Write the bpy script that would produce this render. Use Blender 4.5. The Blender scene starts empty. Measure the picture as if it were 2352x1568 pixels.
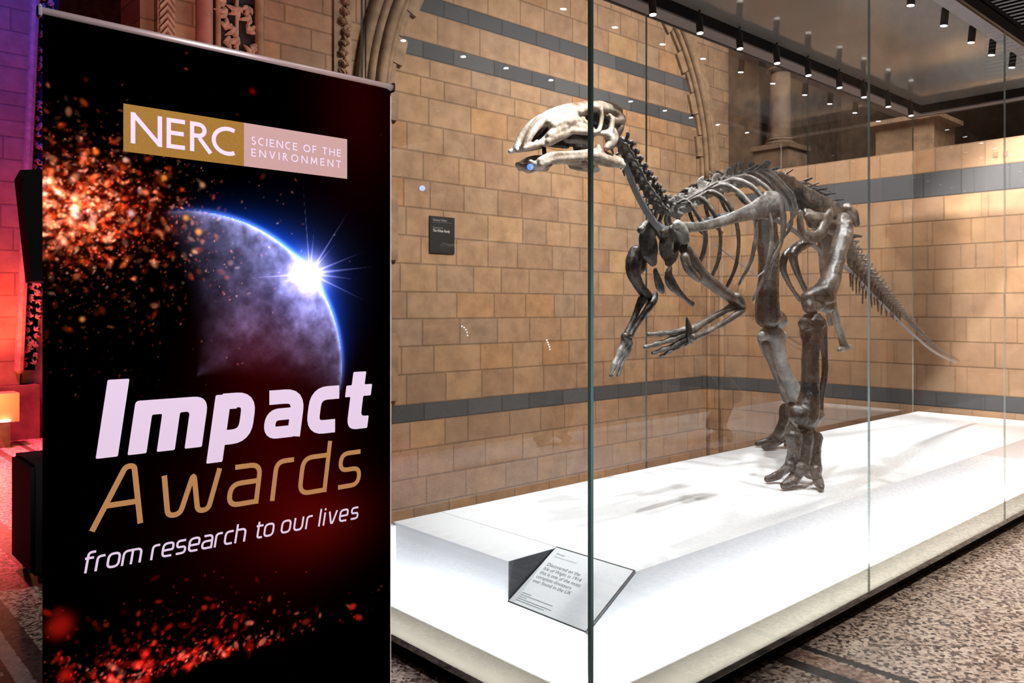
import bpy, bmesh, math, random
import numpy as np
from mathutils import Vector, Matrix
C = bpy.context.scene.collection
sc = bpy.context.scene
PI = math.pi
# ------------------------------------------------------------------ camera, world, lights, exposure
F = 1866.0; TH = math.radians(47.7); CT, ST = math.cos(TH), math.sin(TH); EYE = 1.5; HOR = 709.0
cam_d = bpy.data.cameras.new('camera'); cam = bpy.data.objects.new('camera', cam_d); C.objects.link(cam)
cam.location = (0, 0, EYE); cam.rotation_euler = (PI/2, 0, TH - PI/2)
cam_d.sensor_width = 36.0; cam_d.lens = 36.0*F/2352.0; cam_d.shift_y = -(784.0-HOR)/2352.0
cam_d.clip_start = 0.05; cam_d.clip_end = 100
sc.camera = cam
sc.view_settings.view_transform = 'Standard'; sc.view_settings.look = 'None'
sc.view_settings.exposure = 0.0; sc.view_settings.gamma = 1.0; sc.view_settings.use_curve_mapping = False
try:
    sc.cycles.transparent_max_bounces = 32; sc.cycles.max_bounces = 10; sc.cycles.sample_clamp_indirect = 6.0
except Exception: pass
w = bpy.data.worlds.new('hall_ambience'); sc.world = w; w.use_nodes = True
w.node_tree.nodes['Background'].inputs[0].default_value = (0.60, 0.48, 0.46, 1)
w.node_tree.nodes['Background'].inputs[1].default_value = 0.022

def lamp(name, kind, loc, target, power, color=(1, 1, 1), size=0.2, size_y=None, cone=60, blend=0.5, parent=None):
    d = bpy.data.lights.new(name, kind); d.energy = power; d.color = color
    if kind == 'AREA':
        d.shape = 'RECTANGLE' if size_y else 'SQUARE'; d.size = size
        if size_y: d.size_y = size_y
    else: d.shadow_soft_size = size
    if kind == 'SPOT': d.spot_size = math.radians(cone); d.spot_blend = blend
    o = bpy.data.objects.new(name, d); C.objects.link(o); o.location = loc
    v = Vector(target) - Vector(loc); o.rotation_euler = v.to_track_quat('-Z', 'Y').to_euler()
    if parent: o.parent = parent; o.matrix_parent_inverse = parent.matrix_world.inverted()
    return o
WARM = (1.0, 0.90, 0.83)
# unseen wash and spot lamps for the bay walls, plus an added fill
lamp('bay_wash_lamp', 'SPOT', (5.7, 2.5, 5.8), (5.7, 6.18, 1.4), 1020, WARM, 0.3, cone=80, blend=0.9)
lamp('bay_wash_lamp', 'SPOT', (6.9, 2.3, 6.2), (7.6, 6.18, 2.2), 430, WARM, 0.3, cone=70, blend=0.9)
lamp('bay_wash_lamp', 'AREA', (7.0, 2.2, 6.8), (9.2, 3.0, 1.7), 600, WARM, 0.5, 3.6)
lamp('bay_spot_lamp', 'SPOT', (5.5, 0.3, 5.6), (9.2, 2.1, 1.5), 5000, WARM, 0.10, cone=40, blend=0.35)
lamp('bay_fill_lamp', 'SPOT', (2.9, 3.9, 4.6), (4.4, 6.18, 0.4), 230, WARM, 0.15, cone=48, blend=0.9)
# unseen hall lights on floor and left piers; the banner spot is added
lamp('offscreen_hall_lamp', 'SPOT', (1.0, -2.5, 4.2), (0.78, 1.75, 1.35), 1500, (1.0, 0.86, 0.92), 0.3, cone=25, blend=0.35)
lamp('floor_spot_lamp', 'SPOT', (5.4, -0.4, 5.2), (5.1, 0.8, 0.0), 620, (1.0, 0.9, 0.80), 0.12, cone=50, blend=0.9)
lamp('blue_hall_lamp', 'SPOT', (0.9, 7.6, 7.5), (1.95, 10.8, 4.8), 1050, (0.03, 0.07, 1.0), 0.2, cone=60, blend=0.8)
lamp('red_uplight_lamp', 'SPOT', (1.75, 10.1, 0.75), (1.9, 10.75, 1.9), 250, (1.0, 0.11, 0.06), 0.06, cone=95, blend=1.0)
lamp('red_floor_lamp', 'SPOT', (0.9, 9.4, 4.6), (1.5, 8.6, 0.0), 8000, (1.0, 0.06, 0.13), 0.3, cone=75, blend=1.0)
lamp('pink_pier_lamp', 'SPOT', (1.9, 4.6, 2.4), (2.6, 6.1, 4.6), 125, (1.0, 0.42, 0.36), 0.1, cone=60, blend=0.9)

# ------------------------------------------------------------------ pixel rays to world points on a known plane
def ray(px, py):
    a = (px-1176)/F; b = (HOR-py)/F
    return CT+a*ST, ST-a*CT, b
def P(px, py, Y):
    x, y, z = ray(px, py); t = Y/y; return Vector((t*x, Y, EYE+t*z))
def PX(px, py, X):
    x, y, z = ray(px, py); t = X/x; return Vector((X, t*y, EYE+t*z))
def PZ(px, py, Z):
    x, y, z = ray(px, py); t = (Z-EYE)/z; return Vector((t*x, t*y, Z))
def per_px(px, Y):
    x, y, z = ray(px, 0); return (Y/y)/F

# ------------------------------------------------------------------ materials
def new_mat(name):
    m = bpy.data.materials.new(name); m.use_nodes = True
    nt = m.node_tree; b = nt.nodes['Principled BSDF']; return m, nt, b
def N(nt, t, **kw):
    n = nt.nodes.new(t)
    for k, v in kw.items():
        if k == 'ins':
            for i, x in v.items(): n.inputs[i].default_value = x
        else: setattr(n, k, v)
    return n
def math_n(nt, op, a, b=None, c=None):
    n = nt.nodes.new('ShaderNodeMath'); n.operation = op
    for i, x in enumerate((a, b, c)):
        if x is None: continue
        if isinstance(x, (int, float)): n.inputs[i].default_value = x
        else: nt.links.new(x, n.inputs[i])
    return n.outputs[0]
def mix_col(nt, f, a, b, blend='MIX'):
    n = nt.nodes.new('ShaderNodeMix'); n.data_type = 'RGBA'; n.blend_type = blend
    for i, x in ((0, f), (6, a), (7, b)):
        if isinstance(x, (int, float)): n.inputs[i].default_value = x
        elif isinstance(x, tuple): n.inputs[i].default_value = (x+(1,))[:4]
        else: nt.links.new(x, n.inputs[i])
    return n.outputs[2]
def ramp(nt, f, stops, interp='LINEAR'):
    n = nt.nodes.new('ShaderNodeValToRGB'); cr = n.color_ramp; cr.interpolation = interp
    while len(cr.elements) < len(stops): cr.elements.new(0.5)
    for e, (p, c) in zip(cr.elements, stops):
        e.position = p; e.color = (c, c, c, 1) if isinstance(c, (int, float)) else (c+(1,))[:4]
    if f is not None: nt.links.new(f, n.inputs[0])
    return n.outputs[0]
def bump(nt, b, h, strength=0.3, dist=0.01):
    n = nt.nodes.new('ShaderNodeBump'); n.inputs['Strength'].default_value = strength; n.inputs['Distance'].default_value = dist
    nt.links.new(h, n.inputs['Height']); nt.links.new(n.outputs[0], b.inputs['Normal'])
def simple(name, col, rough=0.5, metal=0.0, var=0.0, scale=20.0, bmp=0.0, emit=None, estr=0.0, spec=0.5):
    m, nt, b = new_mat(name)
    b.inputs['Base Color'].default_value = (col+(1,))[:4]; b.inputs['Roughness'].default_value = rough; b.inputs['Metallic'].default_value = metal
    b.inputs['Specular IOR Level'].default_value = spec
    if var or bmp:
        tc = N(nt, 'ShaderNodeTexCoord'); nz = N(nt, 'ShaderNodeTexNoise', ins={'Scale': scale, 'Detail': 5.0})
        nt.links.new(tc.outputs['Object'], nz.inputs['Vector'])
        if var:
            lo = tuple(c*(1-var) for c in col); hi = tuple(min(1, c*(1+var)) for c in col)
            nt.links.new(ramp(nt, nz.outputs[0], [(0.3, lo), (0.7, hi)]), b.inputs['Base Color'])
        if bmp: bump(nt, b, nz.outputs[0], bmp, 0.01)
    if emit:
        b.inputs['Emission Color'].default_value = (emit+(1,))[:4]; b.inputs['Emission Strength'].default_value = estr
    return m
COURSES = [-0.33, -0.07, 0.2, 0.455, 0.615, 0.893, 1.152, 1.407, 1.656, 1.917, 2.175, 2.438, 2.70, 2.963, 3.22, 3.48, 3.666, 3.846, 4.0, 4.281, 4.44, 4.70, 4.96, 5.22, 5.48, 5.74, 6.0, 6.3, 6.6]
STONE = [(0.0, (.31, .195, .125)), (0.25, (.37, .235, .145)), (0.5, (.395, .25, .145)), (0.72, (.325, .225, .155)), (0.86, (.39, .215, .11)), (1.0, (.45, .295, .165))]
def stone(name, axis, bands, width=0.44, xlim=None, tint=1.0):
    m, nt, b = new_mat(name); L = nt.links.new
    tc = N(nt, 'ShaderNodeTexCoord'); sp = N(nt, 'ShaderNodeSeparateXYZ'); L(tc.outputs['Object'], sp.inputs[0])
    x = sp.outputs[0] if axis == 'x' else sp.outputs[1]; z = sp.outputs[2]
    if axis == 'xy': x = math_n(nt, 'SUBTRACT', sp.outputs[0], sp.outputs[1])
    idx = None; dist = None
    for c in COURSES:
        g = math_n(nt, 'GREATER_THAN', z, c); d = math_n(nt, 'ABSOLUTE', math_n(nt, 'SUBTRACT', z, c))
        idx = g if idx is None else math_n(nt, 'ADD', idx, g)
        dist = d if dist is None else math_n(nt, 'MINIMUM', dist, d)
    wv = math_n(nt, 'ADD', math_n(nt, 'DIVIDE', x, width), math_n(nt, 'MULTIPLY', idx, 17.37))
    ve = N(nt, 'ShaderNodeTexVoronoi', voronoi_dimensions='1D', feature='DISTANCE_TO_EDGE', ins={'Scale': 1.0, 'Randomness': 0.8})
    vc = N(nt, 'ShaderNodeTexVoronoi', voronoi_dimensions='1D', feature='F1', ins={'Scale': 1.0, 'Randomness': 0.8})
    L(wv, ve.inputs['W']); L(wv, vc.inputs['W'])
    vd = math_n(nt, 'MULTIPLY', ve.outputs['Distance'], width)
    joint = math_n(nt, 'MINIMUM', vd, dist)
    sr = N(nt, 'ShaderNodeSeparateColor'); L(vc.outputs['Color'], sr.inputs[0])
    base = ramp(nt, sr.outputs[0], STONE)
    nz = N(nt, 'ShaderNodeTexNoise', ins={'Scale': 5.0, 'Detail': 6.0, 'Roughness': 0.65}); L(tc.outputs['Object'], nz.inputs['Vector'])
    nf = N(nt, 'ShaderNodeTexNoise', ins={'Scale': 60.0, 'Detail': 3.0}); L(tc.outputs['Object'], nf.inputs['Vector'])
    base = mix_col(nt, 1.0, base, ramp(nt, nz.outputs[0], [(0.28, (.70, .67, .66)), (0.62, (1.08, 1.06, 1.05))]), 'MULTIPLY')
    slate = ramp(nt, sr.outputs[1], [(0.0, (.062, .066, .073)), (1.0, (.10, .10, .105))])
    inb = None
    for lo, hi in bands:
        g = math_n(nt, 'MULTIPLY', math_n(nt, 'GREATER_THAN', z, lo), math_n(nt, 'LESS_THAN', z, hi))
        inb = g if inb is None else math_n(nt, 'ADD', inb, g)
    if inb is not None:
        if xlim: inb = math_n(nt, 'MULTIPLY', inb, math_n(nt, 'MULTIPLY', math_n(nt, 'GREATER_THAN', x, xlim[0]), math_n(nt, 'LESS_THAN', x, xlim[1])))
        base = mix_col(nt, inb, base, slate)
    jm = ramp(nt, joint, [(0.0, 0.60), (0.005, 0.62), (0.012, 1.0)])
    base = mix_col(nt, 1.0, base, jm, 'MULTIPLY')
    if tint != 1.0: base = mix_col(nt, 1.0, base, (tint, tint, tint), 'MULTIPLY')
    L(base, b.inputs['Base Color']); b.inputs['Roughness'].default_value = 0.75; b.inputs['Specular IOR Level'].default_value = 0.25
    h = math_n(nt, 'ADD', ramp(nt, joint, [(0.0, 0.0), (0.012, 1.0)]), math_n(nt, 'MULTIPLY', nf.outputs[0], 0.25))
    bump(nt, b, h, 0.35, 0.006)
    return m
M = {}
M['wall_l'] = stone('tan_terracotta_blocks', 'x', [(.455, .615), (3.846, 4.0), (4.281, 4.44)], xlim=(3.97, 9.05))
M['wall_r'] = stone('tan_terracotta_blocks_side', 'y', [(.455, .615), (2.70, 2.963)])
M['wall_c'] = stone('tan_terracotta_blocks_corner', 'xy', [(.455, .615)])
M['stone'] = simple('carved_terracotta', (.30, .19, .115), 0.75, var=0.3, scale=9, bmp=0.3)
M['stone_dark'] = simple('shaded_terracotta', (.15, .098, .064), 0.8, var=0.35, scale=7, bmp=0.3)  # terracotta with the shade of the unlit gallery put into its colour
M['rose'] = simple('rose_terracotta', (.36, .16, .13), 0.7, var=0.2, scale=9)
M['leafstone'] = simple('leaf_relief_stone', (.46, .30, .22), 0.7, var=0.25, scale=14)
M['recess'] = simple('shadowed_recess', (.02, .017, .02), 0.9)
M['black'] = simple('black_paint', (.006, .006, .007), 0.45)
M['blackmatt'] = simple('matt_black', (.004, .004, .005), 0.8, spec=0.2)
M['case_white'] = simple('white_acrylic', (.86, .865, .88), 0.42)
M['case_white'].node_tree.nodes['Principled BSDF'].inputs['Coat Weight'].default_value = 0.15; M['case_white'].node_tree.nodes['Principled BSDF'].inputs['Coat Roughness'].default_value = 0.05
M['soffit'] = simple('soffit_paint', (.27, .235, .235), 0.6, var=0.05)
M['panel_gloss'] = simple('glossy_ceiling_panel', (.25, .235, .22), 0.09, var=0.06, scale=3, spec=0.9)
M['grey'] = simple('dark_grey', (.075, .075, .082), 0.45)
M['edge_grey'] = simple('grey_board_edge', (.07, .07, .073), 0.5)
M['white'] = simple('white_print', (.94, .94, .95), 0.5)
M['ink'] = simple('grey_ink', (.07, .07, .075), 0.6)
M['paleink'] = simple('pale_ink', (.30, .30, .31), 0.6)
M['signtext'] = simple('white_sign_lettering', (.55, .55, .55), 0.6)
M['sign'] = simple('black_sign', (.012, .012, .014), 0.5)
M['steel'] = simple('grey_steel', (.30, .31, .34), 0.42, 0.55)
M['alu'] = simple('brushed_aluminium', (.55, .45, .43), 0.4, 0.6)
M['brown'] = simple('bronze_lamp_body', (.030, .022, .018), 0.35, 0.3)
M['lens'] = simple('lit_lens', (1, 1, 1), 0.3, emit=(1.0, 0.97, 0.93), estr=14.0)
M['led'] = simple('lit_diffuser', (1, 1, 1), 0.3, emit=(0.90, 0.94, 1.0), estr=75.0)
M['uplens'] = simple('lit_uplighter', (1, .5, .2), 0.4, emit=(1.0, 0.72, 0.5), estr=6.0)
M['bluelens'] = simple('lit_blue_lens', (.1, .2, 1), 0.3, emit=(0.10, 0.25, 1.0), estr=16.0)
M['whitelens'] = simple('lit_white_lens', (1, 1, 1), 0.3, emit=(0.85, 0.93, 1.0), estr=9.0)
def glass():
    m, nt, b = new_mat('clear_glass'); nt.nodes.remove(b)
    out = nt.nodes['Material Output']; L = nt.links.new
    tr = N(nt, 'ShaderNodeBsdfTransparent', ins={0: (.965, .975, .97, 1)}); gl = N(nt, 'ShaderNodeBsdfGlossy', ins={'Roughness': 0.0, 'Color': (.92, .96, 1, 1)})
    fr = N(nt, 'ShaderNodeFresnel', ins={'IOR': 1.5}); ge = N(nt, 'ShaderNodeNewGeometry'); mx = N(nt, 'ShaderNodeMixShader')
    f = math_n(nt, 'MULTIPLY', math_n(nt, 'MULTIPLY', fr.outputs[0], 1.8), math_n(nt, 'SUBTRACT', 1.0, ge.outputs['Backfacing']))
    f = math_n(nt, 'MINIMUM', f, 1.0)
    L(f, mx.inputs[0]); L(tr.outputs[0], mx.inputs[1]); L(gl.outputs[0], mx.inputs[2]); L(mx.outputs[0], out.inputs[0])
    return m
M['glass'] = glass()
def edge_glass():
    m, nt, b = new_mat('green_glass_edge'); out = nt.nodes['Material Output']; L = nt.links.new
    b.inputs['Base Color'].default_value = (.40, .90, .90, 1); b.inputs['Roughness'].default_value = 0.25
    t = N(nt, 'ShaderNodeBsdfTranslucent', ins={0: (.36, .66, .60, 1)}); mx = N(nt, 'ShaderNodeMixShader', ins={0: 0.15})
    L(b.outputs[0], mx.inputs[1]); L(t.outputs[0], mx.inputs[2]); L(mx.outputs[0], out.inputs[0]); return m
M['glass_edge'] = edge_glass()
M['glass_joint'] = simple('pale_glass_joint', (.30, .36, .33), 0.3)
def frosted():
    m, nt, b = new_mat('frosted_lip'); out = nt.nodes['Material Output']; L = nt.links.new
    b.inputs['Base Color'].default_value = (.50, .48, .43, 1); b.inputs['Roughness'].default_value = 0.45
    t = N(nt, 'ShaderNodeBsdfTranslucent', ins={0: (.8, .76, .68, 1)}); mx = N(nt, 'ShaderNodeMixShader', ins={0: 0.35})
    L(b.outputs[0], mx.inputs[1]); L(t.outputs[0], mx.inputs[2]); L(mx.outputs[0], out.inputs[0]); return m
M['frost'] = frosted()
def floor_mat():
    m, nt, b = new_mat('mosaic_floor'); L = nt.links.new
    tc = N(nt, 'ShaderNodeTexCoord'); sp = N(nt, 'ShaderNodeSeparateXYZ'); L(tc.outputs['Object'], sp.inputs[0])
    v = N(nt, 'ShaderNodeTexVoronoi', ins={'Scale': 62.0}); L(tc.outputs['Object'], v.inputs['Vector'])
    sr = N(nt, 'ShaderNodeSeparateColor'); L(v.outputs['Color'], sr.inputs[0])
    nz = N(nt, 'ShaderNodeTexNoise', ins={'Scale': 45.0, 'Detail': 4.0, 'Roughness': .7}); L(tc.outputs['Object'], nz.inputs['Vector'])
    f = math_n(nt, 'ADD', math_n(nt, 'MULTIPLY', sr.outputs[0], 0.55), math_n(nt, 'MULTIPLY', nz.outputs[0], 0.55))
    base = ramp(nt, f, [(0.30, (.045, .035, .032)), (0.42, (.17, .12, .10)), (0.55, (.40, .31, .25)), (0.75, (.62, .52, .44))])
    x = sp.outputs[0]; y = sp.outputs[1]
    def stripe(x0, x1, col, a):
        nonlocal base
        g = math_n(nt, 'MULTIPLY', math_n(nt, 'GREATER_THAN', x, x0), math_n(nt, 'LESS_THAN', x, x1))
        base = mix_col(nt, math_n(nt, 'MULTIPLY', g, a), base, col)
    for s in ((3.36, 3.405, (.03, .026, .026), .95), (3.24, 3.34, (.30, .15, .11), .55), (3.16, 3.235, (.02, .017, .018), .95), (2.62, 2.78, (.03, .026, .026), .95), (2.40, 2.48, (.30, .15, .11), .6),
              (1.056, 1.19, (.12, .05, .04), .8), (.785, .87, (.05, .03, .03), .85), (.722, .78, (.42, .38, .38), .75), (.3, .722, (.03, .02, .022), .9), (1.72, 1.80, (.04, .03, .03), .9), (2.0, 2.06, (.04, .03, .03), .9)):
        stripe(*s)
    # dashes of the mosaic border
    d = math_n(nt, 'MULTIPLY', math_n(nt, 'LESS_THAN', math_n(nt, 'FRACT', math_n(nt, 'MULTIPLY', y, 7.0)), 0.3), math_n(nt, 'MULTIPLY', math_n(nt, 'GREATER_THAN', x, .56), math_n(nt, 'LESS_THAN', x, .70)))
    base = mix_col(nt, d, base, (.38, .34, .34))
    L(base, b.inputs['Base Color']); b.inputs['Roughness'].default_value = 0.42; b.inputs['Specular IOR Level'].default_value = 0.4
    bump(nt, b, f, 0.15, 0.003); return m
M['floor'] = floor_mat()
def bone(name, c0, c1, c2, rough=0.36):
    m, nt, b = new_mat(name); L = nt.links.new; tc = N(nt, 'ShaderNodeTexCoord')
    n1 = N(nt, 'ShaderNodeTexNoise', ins={'Scale': 9.0, 'Detail': 6.0, 'Roughness': .65}); n2 = N(nt, 'ShaderNodeTexNoise', ins={'Scale': 55.0, 'Detail': 5.0, 'Roughness': .7})
    L(tc.outputs['Object'], n1.inputs['Vector']); L(tc.outputs['Object'], n2.inputs['Vector'])
    f = math_n(nt, 'ADD', math_n(nt, 'MULTIPLY', n1.outputs[0], .74), math_n(nt, 'MULTIPLY', n2.outputs[0], .26))
    L(ramp(nt, f, [(0.36, c0), (0.5, c1), (0.63, c2)]), b.inputs['Base Color'])
    L(ramp(nt, n2.outputs[0], [(0.3, rough-.1), (0.7, rough+.18)]), b.inputs['Roughness'])
    b.inputs['Specular IOR Level'].default_value = 0.7; bump(nt, b, f, 0.6, 0.018); return m
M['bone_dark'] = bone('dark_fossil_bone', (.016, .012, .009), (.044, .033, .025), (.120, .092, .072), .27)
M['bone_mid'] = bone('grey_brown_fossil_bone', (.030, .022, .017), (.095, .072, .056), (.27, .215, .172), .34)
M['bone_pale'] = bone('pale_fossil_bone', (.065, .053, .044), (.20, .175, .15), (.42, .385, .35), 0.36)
M['bone_skull'] = bone('tan_skull_bone', (.17, .10, .06), (.46, .35, .26), (.74, .66, .58), 0.40)
M['bone_light'] = bone('light_grey_bone', (.16, .14, .125), (.38, .355, .335), (.58, .56, .54), 0.42)  # lightest bone tone, for the far shin

# ------------------------------------------------------------------ mesh helpers
def tag(o, label=None, cat=None, group=None, kind=None):
    if label: o['label'] = label
    if cat: o['category'] = cat
    if group: o['group'] = group
    if kind: o['kind'] = kind
    return o
def empty(name, loc=(0, 0, 0), rz=0.0):
    o = bpy.data.objects.new(name, None); C.objects.link(o); o.location = loc; o.rotation_euler = (0, 0, rz); o.empty_display_size = 0.1
    return o
ROOT_INV = {}
def link(name, me, mat, parent=None):
    o = bpy.data.objects.new(name, me); C.objects.link(o)
    if mat is not None and len(me.materials) == 0:
        for mm in (mat if isinstance(mat, (list, tuple)) else [mat]): me.materials.append(mm)
    if parent is not None:
        o.parent = parent; o.matrix_parent_inverse = Matrix.Translation(-parent_world(parent)) if parent.type == 'EMPTY' else Matrix()
    return o
def parent_world(p):
    v = Vector(p.location)
    return v
def obj(name, bm, mat, parent=None, smooth=False):
    me = bpy.data.meshes.new(name); bmesh.ops.recalc_face_normals(bm, faces=bm.faces); bm.to_mesh(me); bm.free()
    if smooth:
        for p in me.polygons: p.use_smooth = True
    return link(name, me, mat, parent)
def box(bm, x0, x1, y0, y1, z0, z1, mi=0):
    vs = [bm.verts.new((x, y, z)) for x in (x0, x1) for y in (y0, y1) for z in (z0, z1)]
    for f in ((0, 1, 3, 2), (4, 6, 7, 5), (0, 4, 5, 1), (2, 3, 7, 6), (0, 2, 6, 4), (1, 5, 7, 3)):
        bm.faces.new([vs[i] for i in f]).material_index = mi
    return vs
def boxo(name, x0, x1, y0, y1, z0, z1, mat, parent=None, bev=0.0):
    bm = bmesh.new(); box(bm, x0, x1, y0, y1, z0, z1)
    if bev: bmesh.ops.bevel(bm, geom=bm.edges[:], offset=bev, segments=2, affect='EDGES')
    return obj(name, bm, mat, parent)
def prism(bm, pts, d):
    """solid between polygon pts (3-D) and the same polygon moved by d"""
    a = [bm.verts.new(p) for p in pts]; b = [bm.verts.new(Vector(p)+Vector(d)) for p in pts]; n = len(pts)
    bm.faces.new(a); bm.faces.new(b[::-1])
    for i in range(n): bm.faces.new((a[i], b[i], b[(i+1) % n], a[(i+1) % n]))
def lathe(bm, prof, c, seg=24, axis=Vector((0, 0, 1))):
    """prof: (radius, height) list, closed with end caps"""
    q = Vector((0, 0, 1)).rotation_difference(axis.normalized()); rings = []
    for r, h in prof:
        rings.append([bm.verts.new(Vector(c)+q @ Vector((r*math.cos(2*PI*k/seg), r*math.sin(2*PI*k/seg), h))) for k in range(seg)])
    for a, b in zip(rings, rings[1:]):
        for k in range(seg): bm.faces.new((a[k], a[(k+1) % seg], b[(k+1) % seg], b[k]))
    bm.faces.new(rings[0][::-1]); bm.faces.new(rings[-1])
def catmull(pts, n=4):
    """pts: list of tuples of equal length; smooth resample"""
    A = np.array(pts, float)
    if len(A) < 3: return [tuple(A[0]+(A[-1]-A[0])*k/n) for k in range(n+1)]
    A = np.vstack([2*A[0]-A[1], A, 2*A[-1]-A[-2]]); out = []
    for i in range(1, len(A)-2):
        p0, p1, p2, p3 = A[i-1:i+3]
        for k in range(n):
            t = k/n; out.append(0.5*(2*p1+(p2-p0)*t+(2*p0-5*p1+4*p2-p3)*t*t+(3*p1-p0-3*p2+p3)*t**3))
    out.append(A[-2]); return [tuple(o) for o in out]
def tube(bm, pts, seg=10, n=4, flat=None, caps=True):
    """round-ended tube through (x,y,z,r); flat=(axis, factor) squeezes the section along axis"""
    s = catmull(pts, n) if n else pts; p = [Vector(q[:3]) for q in s]; r = [max(q[3], 0.0012) for q in s]
    t0 = (p[1]-p[0]).normalized(); t1 = (p[-1]-p[-2]).normalized()
    if caps:
        pp = []; rr = []
        for f_, d_ in ((1.0, .05), (.8, .6), (.4, .92)): pp.append(p[0]-t0*r[0]*f_*0.9); rr.append(r[0]*d_)
        ee = []; er = []
        for f_, d_ in ((.4, .92), (.8, .6), (1.0, .05)): ee.append(p[-1]+t1*r[-1]*f_*0.9); er.append(r[-1]*d_)
        p = pp+p+ee; r = rr+r+er
    up = Vector((0, 0, 1)) if abs(t0.z) < 0.9 else Vector((0, 1, 0)); u = t0.cross(up).normalized(); rings = []; tp = t0
    for i in range(len(p)):
        t = (p[min(i+1, len(p)-1)]-p[max(i-1, 0)]).normalized()
        q = tp.rotation_difference(t); u = (q @ u); u = (u-t*u.dot(t)).normalized(); tp = t; v = t.cross(u); ring = []
        for k in range(seg):
            o = (u*math.cos(2*PI*k/seg)+v*math.sin(2*PI*k/seg))*r[i]
            if flat: ax = Vector(flat[0]); o = o-ax*o.dot(ax)*(1-flat[1])
            ring.append(bm.verts.new(p[i]+o))
        rings.append(ring)
    for a, b in zip(rings, rings[1:]):
        for k in range(seg): bm.faces.new((a[k], a[(k+1) % seg], b[(k+1) % seg], b[k]))
    bm.faces.new(rings[0][::-1]); bm.faces.new(rings[-1])
CLOUD = bpy.data.textures.new('bone_lumps', 'CLOUDS'); CLOUD.noise_scale = 0.05; CLOUD.noise_depth = 3
def organic(o, voxel=0.006, disp=0.006, it=2):
    r = o.modifiers.new('remesh', 'REMESH'); r.mode = 'VOXEL'; r.voxel_size = voxel; r.use_smooth_shade = True
    if it: s = o.modifiers.new('smooth', 'SMOOTH'); s.factor = 0.5; s.iterations = it
    if disp: d = o.modifiers.new('displace', 'DISPLACE'); d.texture = CLOUD; d.texture_coords = 'GLOBAL'; d.strength = disp; d.mid_level = 0.5
    return o
def bake(o):
    """the evaluated mesh of an object with modifiers, to be shared by copies"""
    dg = bpy.context.evaluated_depsgraph_get(); me = bpy.data.meshes.new_from_object(o.evaluated_get(dg)); return me
# ------------------------------------------------------------------ the setting
XW, YW = 9.2, 6.18
def struct(name, bm, m, smooth=False): return tag(obj(name, bm, m, None, smooth), kind='structure')
bm = bmesh.new(); SB = -0.64
for q in ((-5, 15, -5, 3.3), (-5, 2.02, 3.3, 17), (2.02, 15, 6.7, 17), (9.55, 15, 3.3, 6.7)): box(bm, *q, -0.7, 0.0)
box(bm, 2.02, 9.55, 3.3, 6.7, SB-.1, SB); struct('floor', bm, M['floor'])
bm = bmesh.new(); box(bm, 2.86, 9.02, YW, YW+.5, SB, 8); box(bm, 9.02, 10.3, YW, YW+.5, 3.22, 8); struct('wall_left', bm, M['wall_l'])
bm = bmesh.new(); box(bm, XW, XW+.35, -3, 5.69, SB, 3.22); struct('wall_right', bm, M['wall_r'])
bm = bmesh.new(); prism(bm, [(9.0, YW+.02, SB), (9.0, YW, SB), (XW, 5.67, SB), (XW+.35, 5.67, SB), (XW+.35, YW+.3, SB)], (0, 0, 3.22-SB)); struct('wall_corner', bm, M['wall_c'])
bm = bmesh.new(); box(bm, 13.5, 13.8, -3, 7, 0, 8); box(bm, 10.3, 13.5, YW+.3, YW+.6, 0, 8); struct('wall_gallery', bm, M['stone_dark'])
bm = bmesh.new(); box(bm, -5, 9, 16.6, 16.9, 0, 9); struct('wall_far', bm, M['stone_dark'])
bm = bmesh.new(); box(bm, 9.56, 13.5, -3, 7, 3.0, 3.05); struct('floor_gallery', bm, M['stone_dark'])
# parapet coping
bm = bmesh.new(); box(bm, XW+.002, XW+.35, -3, 5.69, 3.22, 3.226); struct('trim_coping', bm, M['stone'])
# roll mouldings of the corner
bm = bmesh.new()
for (x, y, r) in ((9.04, 6.12, .03), (9.10, 5.97, .035)): lathe(bm, [(r, SB), (r, .45), (r, 3.3)], (x, y, 0), 14)
for f_ in bm.faces: f_.smooth = True
struct('trim_corner_rolls', bm, M['wall_c'])
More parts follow.
